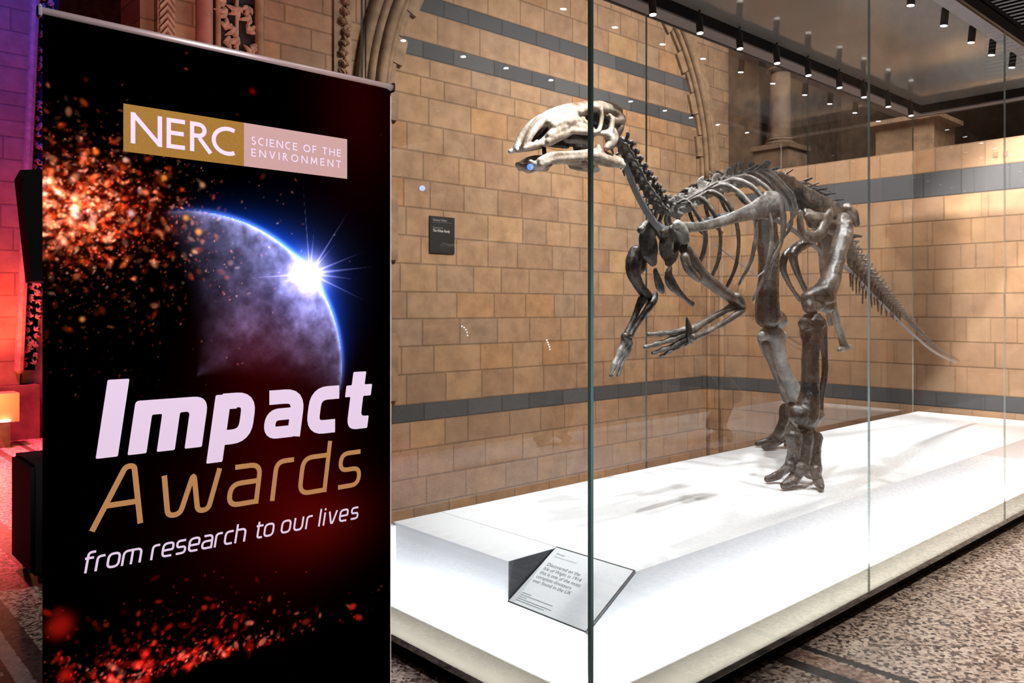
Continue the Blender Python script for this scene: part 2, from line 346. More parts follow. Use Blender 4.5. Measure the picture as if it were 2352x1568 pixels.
# pointed wall arch: stepped stones and three roll mouldings
def arch_side(cx, cz, R, sgn, n=26):
    pts = [(cx+sgn*R, 0.02+k*(cz-0.02)/10) for k in range(10)]
    pts += [(cx+sgn*R*math.cos(a), cz+R*math.sin(a)) for a in np.linspace(0, math.radians(72), n)]
    return pts
def offset2(pts, d, sgn):
    out = []
    for i, (x, z) in enumerate(pts):
        a = pts[max(i-1, 0)]; b = pts[min(i+1, len(pts)-1)]; t = Vector((b[0]-a[0], b[1]-a[1])).normalized()
        out.append((x-sgn*d*t.y*-1*-1, z+sgn*d*t.x) if False else (x+sgn*d*t.y, z-sgn*d*t.x))
    return out
for sgn, cx, R in ((1, 6.21, 2.82), (-1, 6.72, 2.70)):
    base = arch_side(cx, 3.2, R, sgn)
    if sgn > 0: base = [p for p in base if p[1] > 3.19]
    bm = bmesh.new(); random.seed(4)
    outer = offset2(base, 0.10, sgn)
    acc = 0; i = 0; k = 0
    while i < len(base)-2:
        j = min(i+2, len(base)-1); wdt = -0.18 if k % 2 else -0.11; inn = offset2(base, wdt, sgn)
        pts = [(inn[i][0], YW-.035, inn[i][1]), (outer[i][0], YW-.035, outer[i][1]), (outer[j][0], YW-.035, outer[j][1]), (inn[j][0], YW-.035, inn[j][1])]
        g = 0.006; c = sum((Vector(p) for p in pts), Vector())/4
        pts = [c+(Vector(p)-c)*(1-g/0.15) for p in pts]
        prism(bm, pts, (0, .05, 0)); i = j; k += 1
    struct('trim_arch_stones', bm, M['stone'])
    bm = bmesh.new()
    for off, r, y in ((-.02, .035, -.05), (.06, .05, -.08), (.15, .04, -.06), (.23, .055, -.03)):
        tube(bm, [(x, YW+y, z, r) for x, z in offset2(base, off, sgn)], 10, 0, caps=False)
    for f_ in bm.faces: f_.smooth = True
    struct('trim_arch_rolls', bm, M['stone'])
# stone of the bay pier left of the arch, with its chevron strip, rose shaft and leaf panel
bm = bmesh.new(); box(bm, 2.12, 2.86, YW+.08, YW+.6, SB, 8); box(bm, 2.02, 2.125, YW+.15, YW+.6, SB, 8); struct('trim_pier', bm, M['wall_l'])
bm = bmesh.new()
z = -.5
while z < 6.2:
    for s in (0, 1):
        x0, x1 = 2.135, 2.245; xm = (x0+x1)/2; y = YW+.06
        for q in range(2):
            zz = z+q*.055
            prism(bm, [(x0, y, zz), (xm, y, zz+.07), (x1, y, zz), (x1, y, zz+.028), (xm, y, zz+.098), (x0, y, zz+.028)], (0, .04, 0))
        break
    z += .11
struct('trim_chevron_strip', bm, M['leafstone'])
bm = bmesh.new(); lathe(bm, [(.10, SB), (.10, SB+.3), (.062, SB+.36), (.062, 4), (.062, 8)], (2.455, YW+.03, 0), 20)
for f_ in bm.faces: f_.smooth = True
struct('trim_rose_shaft', bm, M['rose'])
def leaf(bm, c, ang, s, nrm):
    """a raised lobed leaf lump lying on a surface with normal nrm"""
    n = Vector(nrm).normalized(); q = Vector((0, -1, 0)).rotation_difference(n)
    ax = q @ Vector((math.cos(ang), 0, math.sin(ang))); side = n.cross(ax)
    for da, l in ((-.8, .8), (0, 1.15), (.8, .8)):
        d = (ax*math.cos(da)+side*math.sin(da)); p0 = Vector(c); p1 = p0+d*s*l*.5+n*s*.3; p2 = p0+d*s*l
        tube(bm, [(*p0, s*.13), (*p1, s*.24), (*p2, s*.07)], 6, 2, caps=True)
random.seed(7)
bm = bmesh.new(); box(bm, 2.53, 2.86, YW+.02, YW+.1, 1.0, 8); box(bm, 2.51, 2.88, YW-.03, YW+.1, SB, 1.0); struct('trim_leaf_panel_back', bm, M['recess'])
bm = bmesh.new(); z = 1.1; k = 0
while z < 6.2:
    for x in (2.60, 2.70, 2.80):
        leaf(bm, (x+random.uniform(-.02, .02), YW+.01, z+random.uniform(-.03, .03)), random.uniform(0, 2*PI), .085, (0, -1, 0))
    z += .10; k += 1
tube(bm, [(2.695, YW-.01, 1.0, .014), (2.695, YW-.01, 6.2, .014)], 8, 2)
struct('trim_leaf_panel', bm, M['leafstone'])
bm = bmesh.new(); lathe(bm, [(.035, SB), (.035, 8)], (2.88, YW-.01, 0), 12); lathe(bm, [(.02, SB), (.02, 8)], (2.55, YW, 0), 12); struct('trim_pier_bead', bm, M['stone'])
bm = bmesh.new(); box(bm, 3.55, 3.72, YW-.02, YW+.02, 2.5, 8); z = 2.6
while z < 6.0:
    leaf(bm, (3.64+random.uniform(-.02, .02), YW-.03, z), PI/2+random.uniform(-.7, .7), .075, (0, -1, 0)); z += .09
struct('trim_bead_strip', bm, M['stone'])
# gallery behind the parapet: column, pier, louvre
def column(x, y):
    bm = bmesh.new()
    lathe(bm, [(.135, 0), (.135, .02), (.128, .5), (.128, .84)], (x, y, 3.66), 20)
    for f_ in bm.faces: f_.smooth = True
    c = empty('gallery_column', (x, y, 3.225)); tag(c, 'round stone column on a stepped base above the right wall', 'column')
    obj('shaft', bm, M['stone_dark'], c)
    bm = bmesh.new(); box(bm, x-.24, x+.24, y-.24, y+.24, 3.227, 3.50); box(bm, x-.27, x+.27, y-.27, y+.27, 3.50, 3.56); lathe(bm, [(.21, 0), (.22, .03), (.17, .055), (.185, .08), (.15, .10)], (x, y, 3.56), 20)
    obj('base', bm, M['stone_dark'], c)
    bm = bmesh.new(); lathe(bm, [(.14, 0), (.17, .03), (.15, .06), (.16, .09), (.20, .19), (.20, .24)], (x, y, 4.5), 20); box(bm, x-.22, x+.22, y-.22, y+.22, 4.74, 6.5)
    obj('capital', bm, M['stone_dark'], c)
column(9.50, 5.36)
bm = bmesh.new(); box(bm, 9.6, 10.3, 5.72, YW+.02, 3.22, 8); struct('trim_gallery_jamb', bm, M['stone_dark'])
p = empty('gallery_pier', (9.6, 3.74, 3.227)); tag(p, 'square tan stone pier with a capping slab on the right parapet', 'pier')
bm = bmesh.new(); box(bm, 9.3, 9.9, 3.43, 4.06, 3.227, 3.57); obj('block', bm, M['stone'], p)
bm = bmesh.new(); box(bm, 9.22, 9.96, 3.36, 4.12, 3.57, 3.62); obj('cap', bm, M['stone'], p)
lv = empty('ventilation_louvre', (10.6, 2.6, 4.0)); tag(lv, 'dark ribbed louvre high behind the display case roof', 'louvre')
bm = bmesh.new(); box(bm, 10.62, 10.7, .2, 4.2, 4.2, 7.0); obj('backing', bm, M['blackmatt'], lv)
bm = bmesh.new()
for k in range(66): box(bm, 10.59, 10.62, .2, 4.2, 4.25+k*.042, 4.268+k*.042)
obj('slat_grille', bm, simple('dark_slats', (.007, .007, .008), .5), lv)
for k, (px, py, nm) in enumerate(((2287, 355, 'small square brown fixing on the right parapet'), (2310, 353, 'small grey fixing on the right parapet, beside a brown one'))):
    q = PX(px, py, XW); boxo_ = boxo('wall_fixing', XW-.015, XW+.001, q.y-.022, q.y+.022, q.z-.024, q.z+.024, M['stone_dark'] if k == 0 else M['grey'], None, .003); tag(boxo_, nm, 'fixing')
# donor sign on the left wall
sg = empty('wall_sign', (0, 0, 0)); A = P(987, 495, YW-.012); Bq = P(1044, 583, YW-.012)
sg.location = (A.x, YW, Bq.z); tag(sg, 'small black sign with white lettering on the tan stone wall', 'sign')
z1 = A.z; z0 = P(988, 580, YW-.012).z; x0, x1 = A.x, Bq.x
brd = boxo('board', x0, x1, YW-.014, YW-.001, z0, z1, M['sign'], sg, .001)
def text(name, body, loc, size, mat, parent, rot=(PI/2, 0, 0), off=0.0, width=None, shear=0):
    cu = bpy.data.curves.new(name, 'FONT'); cu.body = body; cu.size = size; cu.offset = off; cu.shear = shear
    o = bpy.data.objects.new(name, cu); C.objects.link(o)
    dg = bpy.context.evaluated_depsgraph_get(); me = bpy.data.meshes.new_from_object(o.evaluated_get(dg)); bpy.data.objects.remove(o)
    if width:
        xs = [v.co.x for v in me.vertices]; k = width/(max(xs)-min(xs))
        for v in me.vertices: v.co.x *= k
    me.transform(Matrix.Translation(Vector(loc)) @ (rot.to_4x4() if isinstance(rot, Matrix) else Matrix.Rotation(rot[0], 4, 'X')))
    me.materials.clear(); return link(name, me, mat, parent)
W_ = x1-x0; H_ = z1-z0; ys = YW-.0155
text('lettering', 'The Wilson Family', (x0+.12*W_, ys, z0+.575*H_), .036, M['signtext'], brd, off=.0006, width=.68*W_)
text('lettering', 'Dinosaur Gallery', (x0+.12*W_, ys, z0+.875*H_), .028, M['paleink'], brd, off=.0004, width=.56*W_)
text('lettering', 'Supported by', (x0+.12*W_, ys, z0+.67*H_), .022, M['paleink'], brd, width=.4*W_)
boxo('rule', x0+.12*W_, x0+.9*W_, ys, ys+.001, z0+.838*H_, z0+.842*H_, M['paleink'], brd)

# hall pier at the far left with its carved strip, uplighter in front
YP = 10.8
bm = bmesh.new(); a = [P(-60, 905, YP), P(44, 905, YP), P(84, -60, YP), P(-60, -60, YP)]; prism(bm, a, (0, .8, 0)); 
struct('wall_hall_pier', bm, stone('hall_pier_blocks', 'x', [], 0.8))
bm = bmesh.new(); a = [P(40, 850, YP+.1), P(80, 850, YP+.1), P(140, -60, YP+.1), P(82, -60, YP+.1)]; prism(bm, a, (0, .3, 0)); struct('trim_hall_leaf_back', bm, M['recess'])
bm = bmesh.new(); random.seed(11)
for k in range(66):
    y = 838-k*13.5; u = (838-y)/898
    for cxl in (46+u*38, 62+u*42, 77+u*46):
        if random.random() < .85:
            q = P(cxl+random.uniform(-3, 3), y+random.uniform(-3, 3), YP+.09); leaf(bm, q, random.uniform(0, 2*PI), .062, (0, -1, 0))
for f_ in bm.faces: f_.smooth = True
struct('trim_hall_leaf_strip', bm, M['leafstone'])
bm = bmesh.new(); a = P(34, 870, YP-.05); tube(bm, [(*P(44, 850, YP-.03), .05), (*P(84, -60, YP-.03), .05)], 8, 6); struct('trim_hall_pier_bead', bm, M['leafstone'])
bm = bmesh.new(); q0 = P(44, 905, YP); box(bm, 1.5, q0.x+.18, YP-.15, YP+1.0, 0, .62); box(bm, 1.4, q0.x+.55, YP+.1, YP+1.2, 0, 1.75); struct('trim_hall_pier_foot', bm, M['stone_dark'])
up = empty('floor_uplighter', (1.83, 10.25, 0)); tag(up, 'glowing orange uplighter box at the foot of the red lit hall pier', 'lamp')
q = P(40, 965, 10.25); bx = q.x
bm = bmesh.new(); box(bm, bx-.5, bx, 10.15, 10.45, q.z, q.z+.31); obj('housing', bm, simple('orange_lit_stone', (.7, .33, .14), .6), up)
bm = bmesh.new(); box(bm, bx-.48, bx-.08, 10.18, 10.44, 0, q.z); obj('base', bm, M['stone_dark'], up)
bm = bmesh.new(); lathe(bm, [(.055, 0), (.05, .02)], (bx-.14, 10.13, q.z+.01), 16); obj('lamp_lens', bm, M['uplens'], up)
lamp('uplighter_glow', 'POINT', (bx-.25, 9.85, q.z+.3), (0, 0, 0), 16, (1, .33, .12), .05)
# ------------------------------------------------------------------ display case
GX0, GX1, GY0, GY1 = 1.97, 8.05, 1.785, 3.155
PX0, PX1, PY0, PY1, PZT = 2.08, 7.98, 1.90, 3.085, 0.535
ZC = 3.32
case = empty('display_case', (5.0, 2.47, 0)); tag(case, 'long glass display case with a glowing white plinth and a dark framed roof', 'display case')
boxo('recessed_base', GX0+.06, GX1-.06, GY0+.05, GY1-.05, 0, .078, M['blackmatt'], case)
bm = bmesh.new(); box(bm, GX0, GX1, GY0, GY1, .079, .10); obj('bottom_tray', bm, M['edge_grey'], case)
lt = .008
for x0, x1, y0, y1 in ((GX0+.001, GX1-.001, GY0+.0005, GY0+.0005+lt), (GX0+.001, GX0+.001+lt, GY0+.01, GY1-.01), (GX1-.009, GX1-.001, GY0+.01, GY1-.01)):
    boxo('frosted_lip', x0, x1, y0, y1, .08, .217, M['frost'], case)
# plinth with the notch for the caption board
NX, NY, NZ = 2.351, 2.307, .375
bm = bmesh.new(); box(bm, PX0, PX1, NY, PY1, .10, PZT)
prism(bm, [(PX0, PY0, .10), (PX1, PY0, .10), (PX1, PY0, PZT), (NX, PY0, PZT), (PX0, PY0, NZ)], (0, NY-PY0, 0))
obj('plinth', bm, M['case_white'], case)
boxo('back_ledge', GX0+.02, PX0, PY1-.02, PY1+.01, .10, PZT-.012, M['case_white'], case)
bm = bmesh.new(); prism(bm, [(PX0+.001, NY-.002, PZT-.0005), (NX, NY-.002, PZT-.0005), (PX0+.001, NY-.002, NZ+.004)], (0, .0018, 0)); obj('notch_cheek', bm, M['grey'], case)  # thin dark grey sheet over the white side of the notch
boxo('panel_seam', NX-.0012, NX+.0012, NY, PY1, PZT-.001, PZT+.0006, simple('seam_grey', (.38, .38, .38), .6), case)
# light strips in the trough
for x0, x1, y0, y1 in ((GX0+.03, GX1-.03, GY0+.03, GY0+.085), (GX0+.025, GX0+.08, GY0+.10, GY1-.12)):
    boxo('light_strip', x0, x1, y0, y1, .102, .112, M['led'], case)
# glass
GT = .011
def pane(x0, x1, y0, y1, z0, z1, edge):
    bm = bmesh.new(); box(bm, x0, x1, y0, y1, z0, z1); bm.faces.ensure_lookup_table()
    big = max(f.calc_area() for f in bm.faces)
    fs = sorted(bm.faces, key=lambda f: -f.calc_area())
    for f in fs[2:]: f.material_index = 2 if abs(f.normal.z) > .5 or f.calc_center_median().z < z0+.01 or f.calc_center_median().z > z1-.01 else 1
    return obj('glass_pane', bm, [M['glass'], edge, M['black']], case)
XS = [GX0, 4.0, 6.02, GX1]
for i in range(3):
    a, b = XS[i], XS[i+1]
    pane(a+(0 if i == 0 else .0012), b-.0012, GY0-GT, GY0, .08, ZC+.03, M['glass_joint'])
    pane(a+(GT if i == 0 else .0012), b-.0012, GY1, GY1+GT, .08, ZC+.03, M['glass_joint'])
pane(GX0-GT, GX0, GY0, GY1+GT, .08, ZC+.03, M['glass_joint'])
pane(GX1, GX1+GT, GY0, GY1+GT, .08, ZC+.03, M['glass_joint'])
# the green polished arris of the near corner
boxo('corner_joint', GX0-GT-.0015, GX0+.0005, GY0-GT-.0015, GY0+.0005, .08, ZC+.03, M['glass_edge'], case)
# roof: soffit ring, dark reveal, glossy panel, fascia
R_ = .09; RY = .105
zt = ZC+.085; ix0, ix1, iy0, iy1 = GX0+R_, GX1-R_, GY0+R_, GY1-RY; th = .012; e = .03
for x0, x1, y0, y1 in ((GX0, GX1, GY0, GY0+R_), (GX0, GX1, GY1-RY, GY1), (GX0, GX0+R_, GY0+R_, GY1-RY), (GX1-R_, GX1, GY0+R_, GY1-RY)): boxo('soffit_board', x0, x1, y0, y1, ZC, ZC+.012, M['soffit'], case)
for x0, x1, y0, y1 in ((ix0-th, ix1+th, iy0-th, iy0), (ix0-th, ix1+th, iy1, iy1+th), (ix0-th, ix0, iy0, iy1), (ix1, ix1+th, iy0, iy1)): boxo('lamp_track', x0, x1, y0, y1, ZC+.012, zt, M['blackmatt'], case)
bm = bmesh.new(); box(bm, ix0-th, ix1+th, iy0-th, iy1+th, zt, zt+.02); obj('roof_panel', bm, M['panel_gloss'], case)
for x0, x1, y0, y1 in ((GX0-e, GX1+e, GY0-e, GY0-GT-.002), (GX0-e, GX1+e, GY1+GT+.002, GY1+e), (GX0-e, GX0-GT-.002, GY0-GT, GY1+GT), (GX1+GT+.002, GX1+e, GY0-GT, GY1+GT)): boxo('fascia_board', x0, x1, y0, y1, ZC, ZC+.07, M['black'], case)
boxo('roof_cover', GX0-GT, GX1+GT, GY0-GT, GY1+GT, zt+.021, zt+.05, M['black'], case)
# track spotlights
def spotlight(x, y, aim, label, group, power):
    root = empty('track_spotlight', (x, y, ZC+.06)); tag(root, label, 'spotlight', group)
    lens = Vector((x, y, 3.245)); d = (Vector(aim)-lens).normalized(); d = (d*0.35+Vector((0, 0, -1))*.65).normalized(); top = lens-d*.112
    bm = bmesh.new(); lathe(bm, [(.020, 0), (.0225, .004), (.0225, .105), (.0205, .109)], top, 20, d); body = obj('body', bm, M['brown'], root)
    bm = bmesh.new(); lathe(bm, [(.009, -.02), (.009, .002)], top, 12, d); s0 = top-d*.016
    tube(bm, [(*s0, .008), (x, y, ZC+.076, .008)], 8, 2, caps=False); obj('stem', bm, M['black'], root)
    bm = bmesh.new(); lathe(bm, [(.0200, .108), (.0195, .1115)], top, 20, d); obj('lens', bm, M['lens'], body)
    lamp('spotlight_beam', 'SPOT', lens+d*.008, aim, power, (.95, .98, 1.0), .018, cone=62, blend=.7)
BACK = [PXv for PXv in (2.50, 2.95, 3.41, 3.87, 4.35, 4.81, 5.29, 5.74, 6.24, 6.67, 7.14, 7.62)]  # the nearest ones are unseen, added to light the skull
ORD = ['first', 'second', 'third', 'fourth', 'fifth', 'sixth', 'seventh', 'eighth', 'ninth', 'tenth', 'eleventh', 'twelfth']
SPW = 58
def power(x): return SPW*(1.15 if x < 3 else 1)*(3.0 if round(x, 2) in (2.58, 3.41, 3.54, 4.81, 4.85, 6.24, 6.21, 7.14, 7.62) else .16)
for k, x in enumerate(BACK):
    n = len(BACK)-1-k
    spotlight(x, GY1-RY-.042, (x-.1, 2.35, .8), f'lit black spotlight on the back roof track, {ORD[n]} from the far corner of the case', 'spotlights along the back track', power(x))
FRONT = [2.12, 2.58, 3.04, 3.54, 3.94, 4.40, 4.85, 5.35, 5.82, 6.21, 6.64, 7.15]  # near-end lamps here are also unseen extras that light the skull
for k, x in enumerate(FRONT):
    n = len(FRONT)-1-k
    spotlight(x, GY0+R_+.042, (x-.1, 2.6, .8), f'lit black spotlight on the front roof track, {ORD[n]} from the far end', 'spotlights along the front track', power(x))
# caption board in the notch
cap = empty('caption_board', (NX, NY, NZ)); tag(cap, 'sloping white caption board with grey text in the notched plinth corner', 'caption board')
dx, dz = NX-PX0, PZT-NZ; ln = math.hypot(dx, dz); ux = Vector((dx/ln, 0, dz/ln)); nx = Vector((-dz/ln, 0, dx/ln))
o0 = Vector((PX0-.004, NY-.004, NZ+.001)); wv = Vector((0, -(NY-PY0)+.004, 0)); lv_ = ux*(ln-.004)
bm = bmesh.new(); prism(bm, [o0, o0+wv, o0+wv+lv_, o0+lv_], nx*.010); cbd = obj('board', bm, M['edge_grey'], cap)
s = nx*.0108; a0 = o0+nx*.0100; i1 = ux*.006; i2 = Vector((0, -.004, 0))
bm = bmesh.new(); prism(bm, [a0+i1-i2*-1, a0+wv+i1-i2, a0+wv+lv_-i1-i2, a0+lv_-i1+i2], nx*.0006); obj('printed_face', bm, M['white'], cbd)
Rm = Matrix((Vector((0, -1, 0)), ux, nx)).transposed()
def ctext(body, u, v, size, mat, width=None): text('lettering', body, a0+Vector((0, -u, 0))+ux*v+nx*.0009, size, mat, cbd, Rm, width=width)
ctext('Dinosaur', .03, ln-.042, .013, M['ink']); ctext('Mantellisaurus atherfieldensis', .03, ln-.057, .010, M['paleink'], .12)
for k, t in enumerate(('Discovered on the', 'Isle of Wight in 1914', 'this is one of the most', 'complete dinosaurs', 'ever found in the UK')): ctext(t, .03, ln-.106-k*.0225, .0235, M['ink'])
for k in range(5):
    w0 = (.05, .17, .04, .18, .15)[k]; c0 = a0+Vector((0, -.03, 0))+ux*(.058-k*.0095)+nx*.0008
    bm = bmesh.new(); prism(bm, [c0, c0+Vector((0, -w0, 0)), c0+Vector((0, -w0, 0))+ux*.003, c0+ux*.003], nx*.0003); obj('small_print', bm, M['paleink'], cbd)
# hall lamps whose reflections show in the case's end glass
for k, (px, py) in enumerate(((970, 432), (1218, 383))):
    d = ray(px, py); t = (2*(GX0-GT)+4.0)/d[0]; q = Vector((-4.0, t*d[1], EYE+t*d[2]))
    bm = bmesh.new(); lathe(bm, [(.02, -.045), (.045, -.02), (.045, .02), (.02, .045)], q, 14, Vector((1, -.9, -.2)))
    tag(obj('offscreen_hall_lamp', bm, M['bluelens']), ('small blue stage lamp out in the hall, reflected beside the black sign', 'small blue stage lamp out in the hall, reflected under the jaw')[k], 'lamp')
LEDROWS = (((1061, 749), (1066, 752), (1070, 757), (1073, 763), (1074, 770)), ((1256, 781), (1258, 786), (1260, 791), (1262, 796), (1263, 802)))
for k, row in enumerate(LEDROWS):
    r = None
    for px, py in row:
        d = ray(px, py); t = (2*(GX0-GT)+4.0)/d[0]; q = Vector((-4.0, t*d[1], EYE+t*d[2]))
        if r is None: r = empty('led_bar', q); tag(r, ('curved bar of white lights in the hall, mirrored left of the glass corner', 'curved bar of white lights in the hall, mirrored close to the glass corner')[k], 'lamp')
        bm = bmesh.new(); lathe(bm, [(.004, -.012), (.010, -.007), (.012, 0), (.010, .007), (.004, .012)], q, 10, Vector((1, -.3, 0))); obj('bulb', bm, M['whitelens'], r)
# ------------------------------------------------------------------ roll-up banner
YB = 1.754; BX = .3815; BW = .80; BT = 2.066
ban = empty('roll_up_banner', (BX+BW/2, YB, 0)); tag(ban, 'tall dark roll-up banner with white and gold lettering over a planet and sparks', 'banner')
def U(px, py):
    q = P(px, py, YB); return q.x-BX, q.z
def srgb(c):
    c = np.clip(np.asarray(c, float), 0, 1.4); return np.where(c <= .04045, c/12.92, ((c+.055)/1.055)**2.4)
def artwork():
    us = np.linspace(0, BW, 481); vs = np.concatenate([np.linspace(.08, .72, 60), np.linspace(.7217, BT, 800)])
    Ug, Vg = np.meshgrid(us, vs); col = np.zeros(Ug.shape+(3,)); rng = np.random.default_rng(5)
    def noise(scale, seed):
        r = np.random.default_rng(seed); g = r.random((260, 260)); x = Ug*scale % 259; y = Vg*scale % 259
        xi = x.astype(int); yi = y.astype(int); fx = x-xi; fy = y-yi; fx = fx*fx*(3-2*fx); fy = fy*fy*(3-2*fy)
        return (g[yi, xi]*(1-fx)+g[yi, xi+1]*fx)*(1-fy)+(g[yi+1, xi]*(1-fx)+g[yi+1, xi+1]*fx)*fy
    def fbm(s, seed): return .5*noise(s, seed)+.27*noise(s*2.1, seed+1)+.15*noise(s*4.3, seed+2)+.08*noise(s*8.7, seed+3)
    col += np.array((.004, .0, .0))
    # dark red cloud
    def blob(u, v, su, sv, c, p=1.0):
        nonlocal col
        g = np.exp(-(((Ug-u)/su)**2+((Vg-v)/sv)**2)); col = col+(g**p)[..., None]*np.array(c)
    blob(.50, 1.22, .17, .30, (.17, .012, .012)); blob(.62, .98, .16, .11, (.22, .03, .02)); blob(.42, 1.02, .24, .2, (.10, .008, .008)); blob(.70, 2.0, .13, .22, (.14, .008, .008)); blob(.40, 1.40, .1, .12, (.08, .0, .0))
    # planet: lit from beyond its upper right limb
    pts = [U(455, 484), U(545, 506), U(620, 545), U(700, 603), U(745, 680), U(772, 755), U(786, 860)]
    A = np.array([[2*p[0], 2*p[1], 1] for p in pts]); bb = np.array([p[0]**2+p[1]**2 for p in pts]); s_ = np.linalg.lstsq(A, bb, rcond=None)[0]
    cx, cy = s_[0], s_[1]; R = math.sqrt(s_[2]+cx*cx+cy*cy)
    d = np.hypot(Ug-cx, Vg-cy); ang = np.arctan2(Vg-cy, Ug-cx); f0 = math.atan2(pts[3][1]-cy, pts[3][0]-cx); da = np.abs(ang-f0)
    fu, fv = U(712, 628)
    inside = d < R; depth = (R-d)/R
    spread = np.clip(1-(da/.98)**2, 0, 1)
    n1 = fbm(26, 3); n2 = fbm(70, 9)
    lit = np.exp(-depth/(.10+.46*spread))*spread**.6*(.40+.95*n1)*(0.7+.6*n2)
    lit = np.where(inside, lit, 0)
    col += lit[..., None]*np.array((.78, .84, 1.15))
    rim = np.exp(-((d-R)/.0075)**2)*spread**.8; col += rim[..., None]*np.array((.45, .58, .85))
    out = np.where(d >= R, np.exp(-(d-R)/(.006+.032*spread))*spread**.9, 0); col += out[..., None]*np.array((.05, .33, .95))
    fd = np.hypot(Ug-fu, Vg-fv)
    col += np.exp(-(fd/.042)**2)[..., None]*np.array((1.3, 1.1, 1.2))+np.exp(-(fd/.10)**1.6)[..., None]*np.array((.10, .20, .42))
    # rays of the flare
    for tx, ty, w_ in ((695, 412, .0022), (805, 478, .0045), (722, 520, .004), (838, 577, .0045), (860, 612, .006), (822, 642, .005), (846, 694, .004), (560, 640, .004), (770, 560, .004), (640, 650, .004)):
        tu, tv = U(tx, ty); L_ = math.hypot(tu-fu, tv-fv); e = ((tu-fu)/L_, (tv-fv)/L_)
        al = (Ug-fu)*e[0]+(Vg-fv)*e[1]; pe = np.abs((Ug-fu)*-e[1]+(Vg-fv)*e[0]); q = np.clip(al/L_, 0, 1)
        g = np.where((al > 0) & (al < L_), np.clip(1-pe/(w_*(1.02-q)+1e-6), 0, 1)*(1-q)**.7*.85, 0); col += g[..., None]*np.array((.62, .60, .85))
    # sparks
    def dots(n, cu, cv, su, sv, rmin, rmax, cols, amp=1.0, flat=1.0):
        nonlocal col
        for _ in range(n):
            u = cu+rng.normal()*su; v = cv+rng.normal()*sv
            if not (0 < u < BW and .73 < v < BT-.01): continue
            r = rmin+(rmax-rmin)*rng.random()**3.5; i0 = np.searchsorted(us, u-2.2*r); i1 = np.searchsorted(us, u+2.2*r)+1; j0 = np.searchsorted(vs, v-2.2*r); j1 = np.searchsorted(vs, v+2.2*r)+1
            a = rng.random()*PI; e = 1+rng.random()*1.1; x = Ug[j0:j1, i0:i1]-u; y = Vg[j0:j1, i0:i1]-v
            xr = (x*math.cos(a)+y*math.sin(a))/e; yr = (-x*math.sin(a)+y*math.cos(a)); g = np.exp(-((xr*xr+yr*yr)/(r*r))**2)
            c = np.array(cols[rng.integers(len(cols))])*(amp*(.35+.75*rng.random())); col[j0:j1, i0:i1] += g[..., None]*c
    ORG = [(.80, .30, .12), (.62, .18, .08), (.9, .5, .3), (.95, .62, .45), (.55, .14, .08), (.75, .25, .12)]
    HOT = [(1, .86, .80), (1, .75, .6), (1, .8, .55)]
    blob(.06, 1.70, .12, .09, (.20, .05, .02)); blob(.02, 1.68, .06, .10, (.12, .05, .03)); blob(.16, 1.70, .12, .06, (.10, .02, .01))
    dots(1250, .05, 1.70, .085, .080, .0018, .0062, ORG, .46); dots(190, .035, 1.695, .06, .05, .0025, .0085, HOT, .6)
    dots(700, .14, 1.68, .11, .09, .0015, .007, ORG, .6); dots(260, .2, 1.66, .15, .13, .001, .004, ORG+HOT, .55); dots(200, .1, 1.52, .12, .10, .001, .004, ORG, .5)
    dots(420, .16, .80, .16, .05, .0015, .007, [(.65, .10, .08), (.8, .22, .16), (.5, .06, .05)], .8); dots(900, .2, .735, .2, .03, .0015, .009, [(.65, .10, .08), (.8, .2, .14), (.5, .06, .05), (.9, .5, .4)], .8)
    def disc(px, py, r, c, soft=2):
        nonlocal col
        u, v = U(px, py); g = np.exp(-(((Ug-u)**2+(Vg-v)**2)/r**2)**soft); col = col*(1-g[..., None]*.6)+g[..., None]*np.array(c)
    for px, py, r, c in ((377, 408, .0075, (.95, .6, .2)), (302, 490, .007, (.85, .8, .8)), (465, 425, .007, (.75, .55, .4)), (427, 500, .007, (.9, .6, .25)), (457, 532, .0075, (.9, .6, .2)), (446, 577, .0065, (.7, .5, .3)), (335, 442, .007, (.95, .5, .3)), (189, 733, .006, (.85, .55, .25)), (220, 348, .007, (.9, .5, .2)), (288, 367, .006, (.85, .65, .6)), (580, 210, .008, (.42, .03, .03)), (138, 1437, .027, (.62, .10, .06)), (133, 1405, .011, (.3, .04, .04)), (150, 1550, .014, (.75, .12, .08)), (345, 1525, .012, (.6, .08, .06)), (435, 637, .004, (.3, .08, .06)), (285, 1405, .008, (.14, .03, .03))): disc(px, py, r, c, 1.4)
    lin = srgb(col*1.03-.012)*.62
    return us, vs, np.clip(lin, 0, .9)
us, vs, lin = artwork()
nu, nv = len(us), len(vs)
me = bpy.data.meshes.new('graphic_panel'); co = np.zeros((nv, nu, 3)); co[..., 0] = BX+us[None, :]; co[..., 2] = vs[:, None]
co[..., 1] = YB+np.where(us > BW-.02, ((us-(BW-.02))/.02)**2*.012, 0)[None, :]
idx = np.arange(nu*nv).reshape(nv, nu); q = np.stack([idx[:-1, :-1], idx[:-1, 1:], idx[1:, 1:], idx[1:, :-1]], -1).reshape(-1, 4)
me.vertices.add(nu*nv); me.vertices.foreach_set('co', co.reshape(-1)); me.loops.add(q.size); me.loops.foreach_set('vertex_index', q.reshape(-1).astype(np.int32))
me.polygons.add(len(q)); me.polygons.foreach_set('loop_start', np.arange(0, q.size, 4, dtype=np.int32)); me.update(calc_edges=True)
at = me.color_attributes.new('print', 'FLOAT_COLOR', 'POINT'); rgba = np.ones((nv*nu, 4), np.float32); rgba[:, :3] = lin.reshape(-1, 3); at.data.foreach_set('color', rgba.reshape(-1))
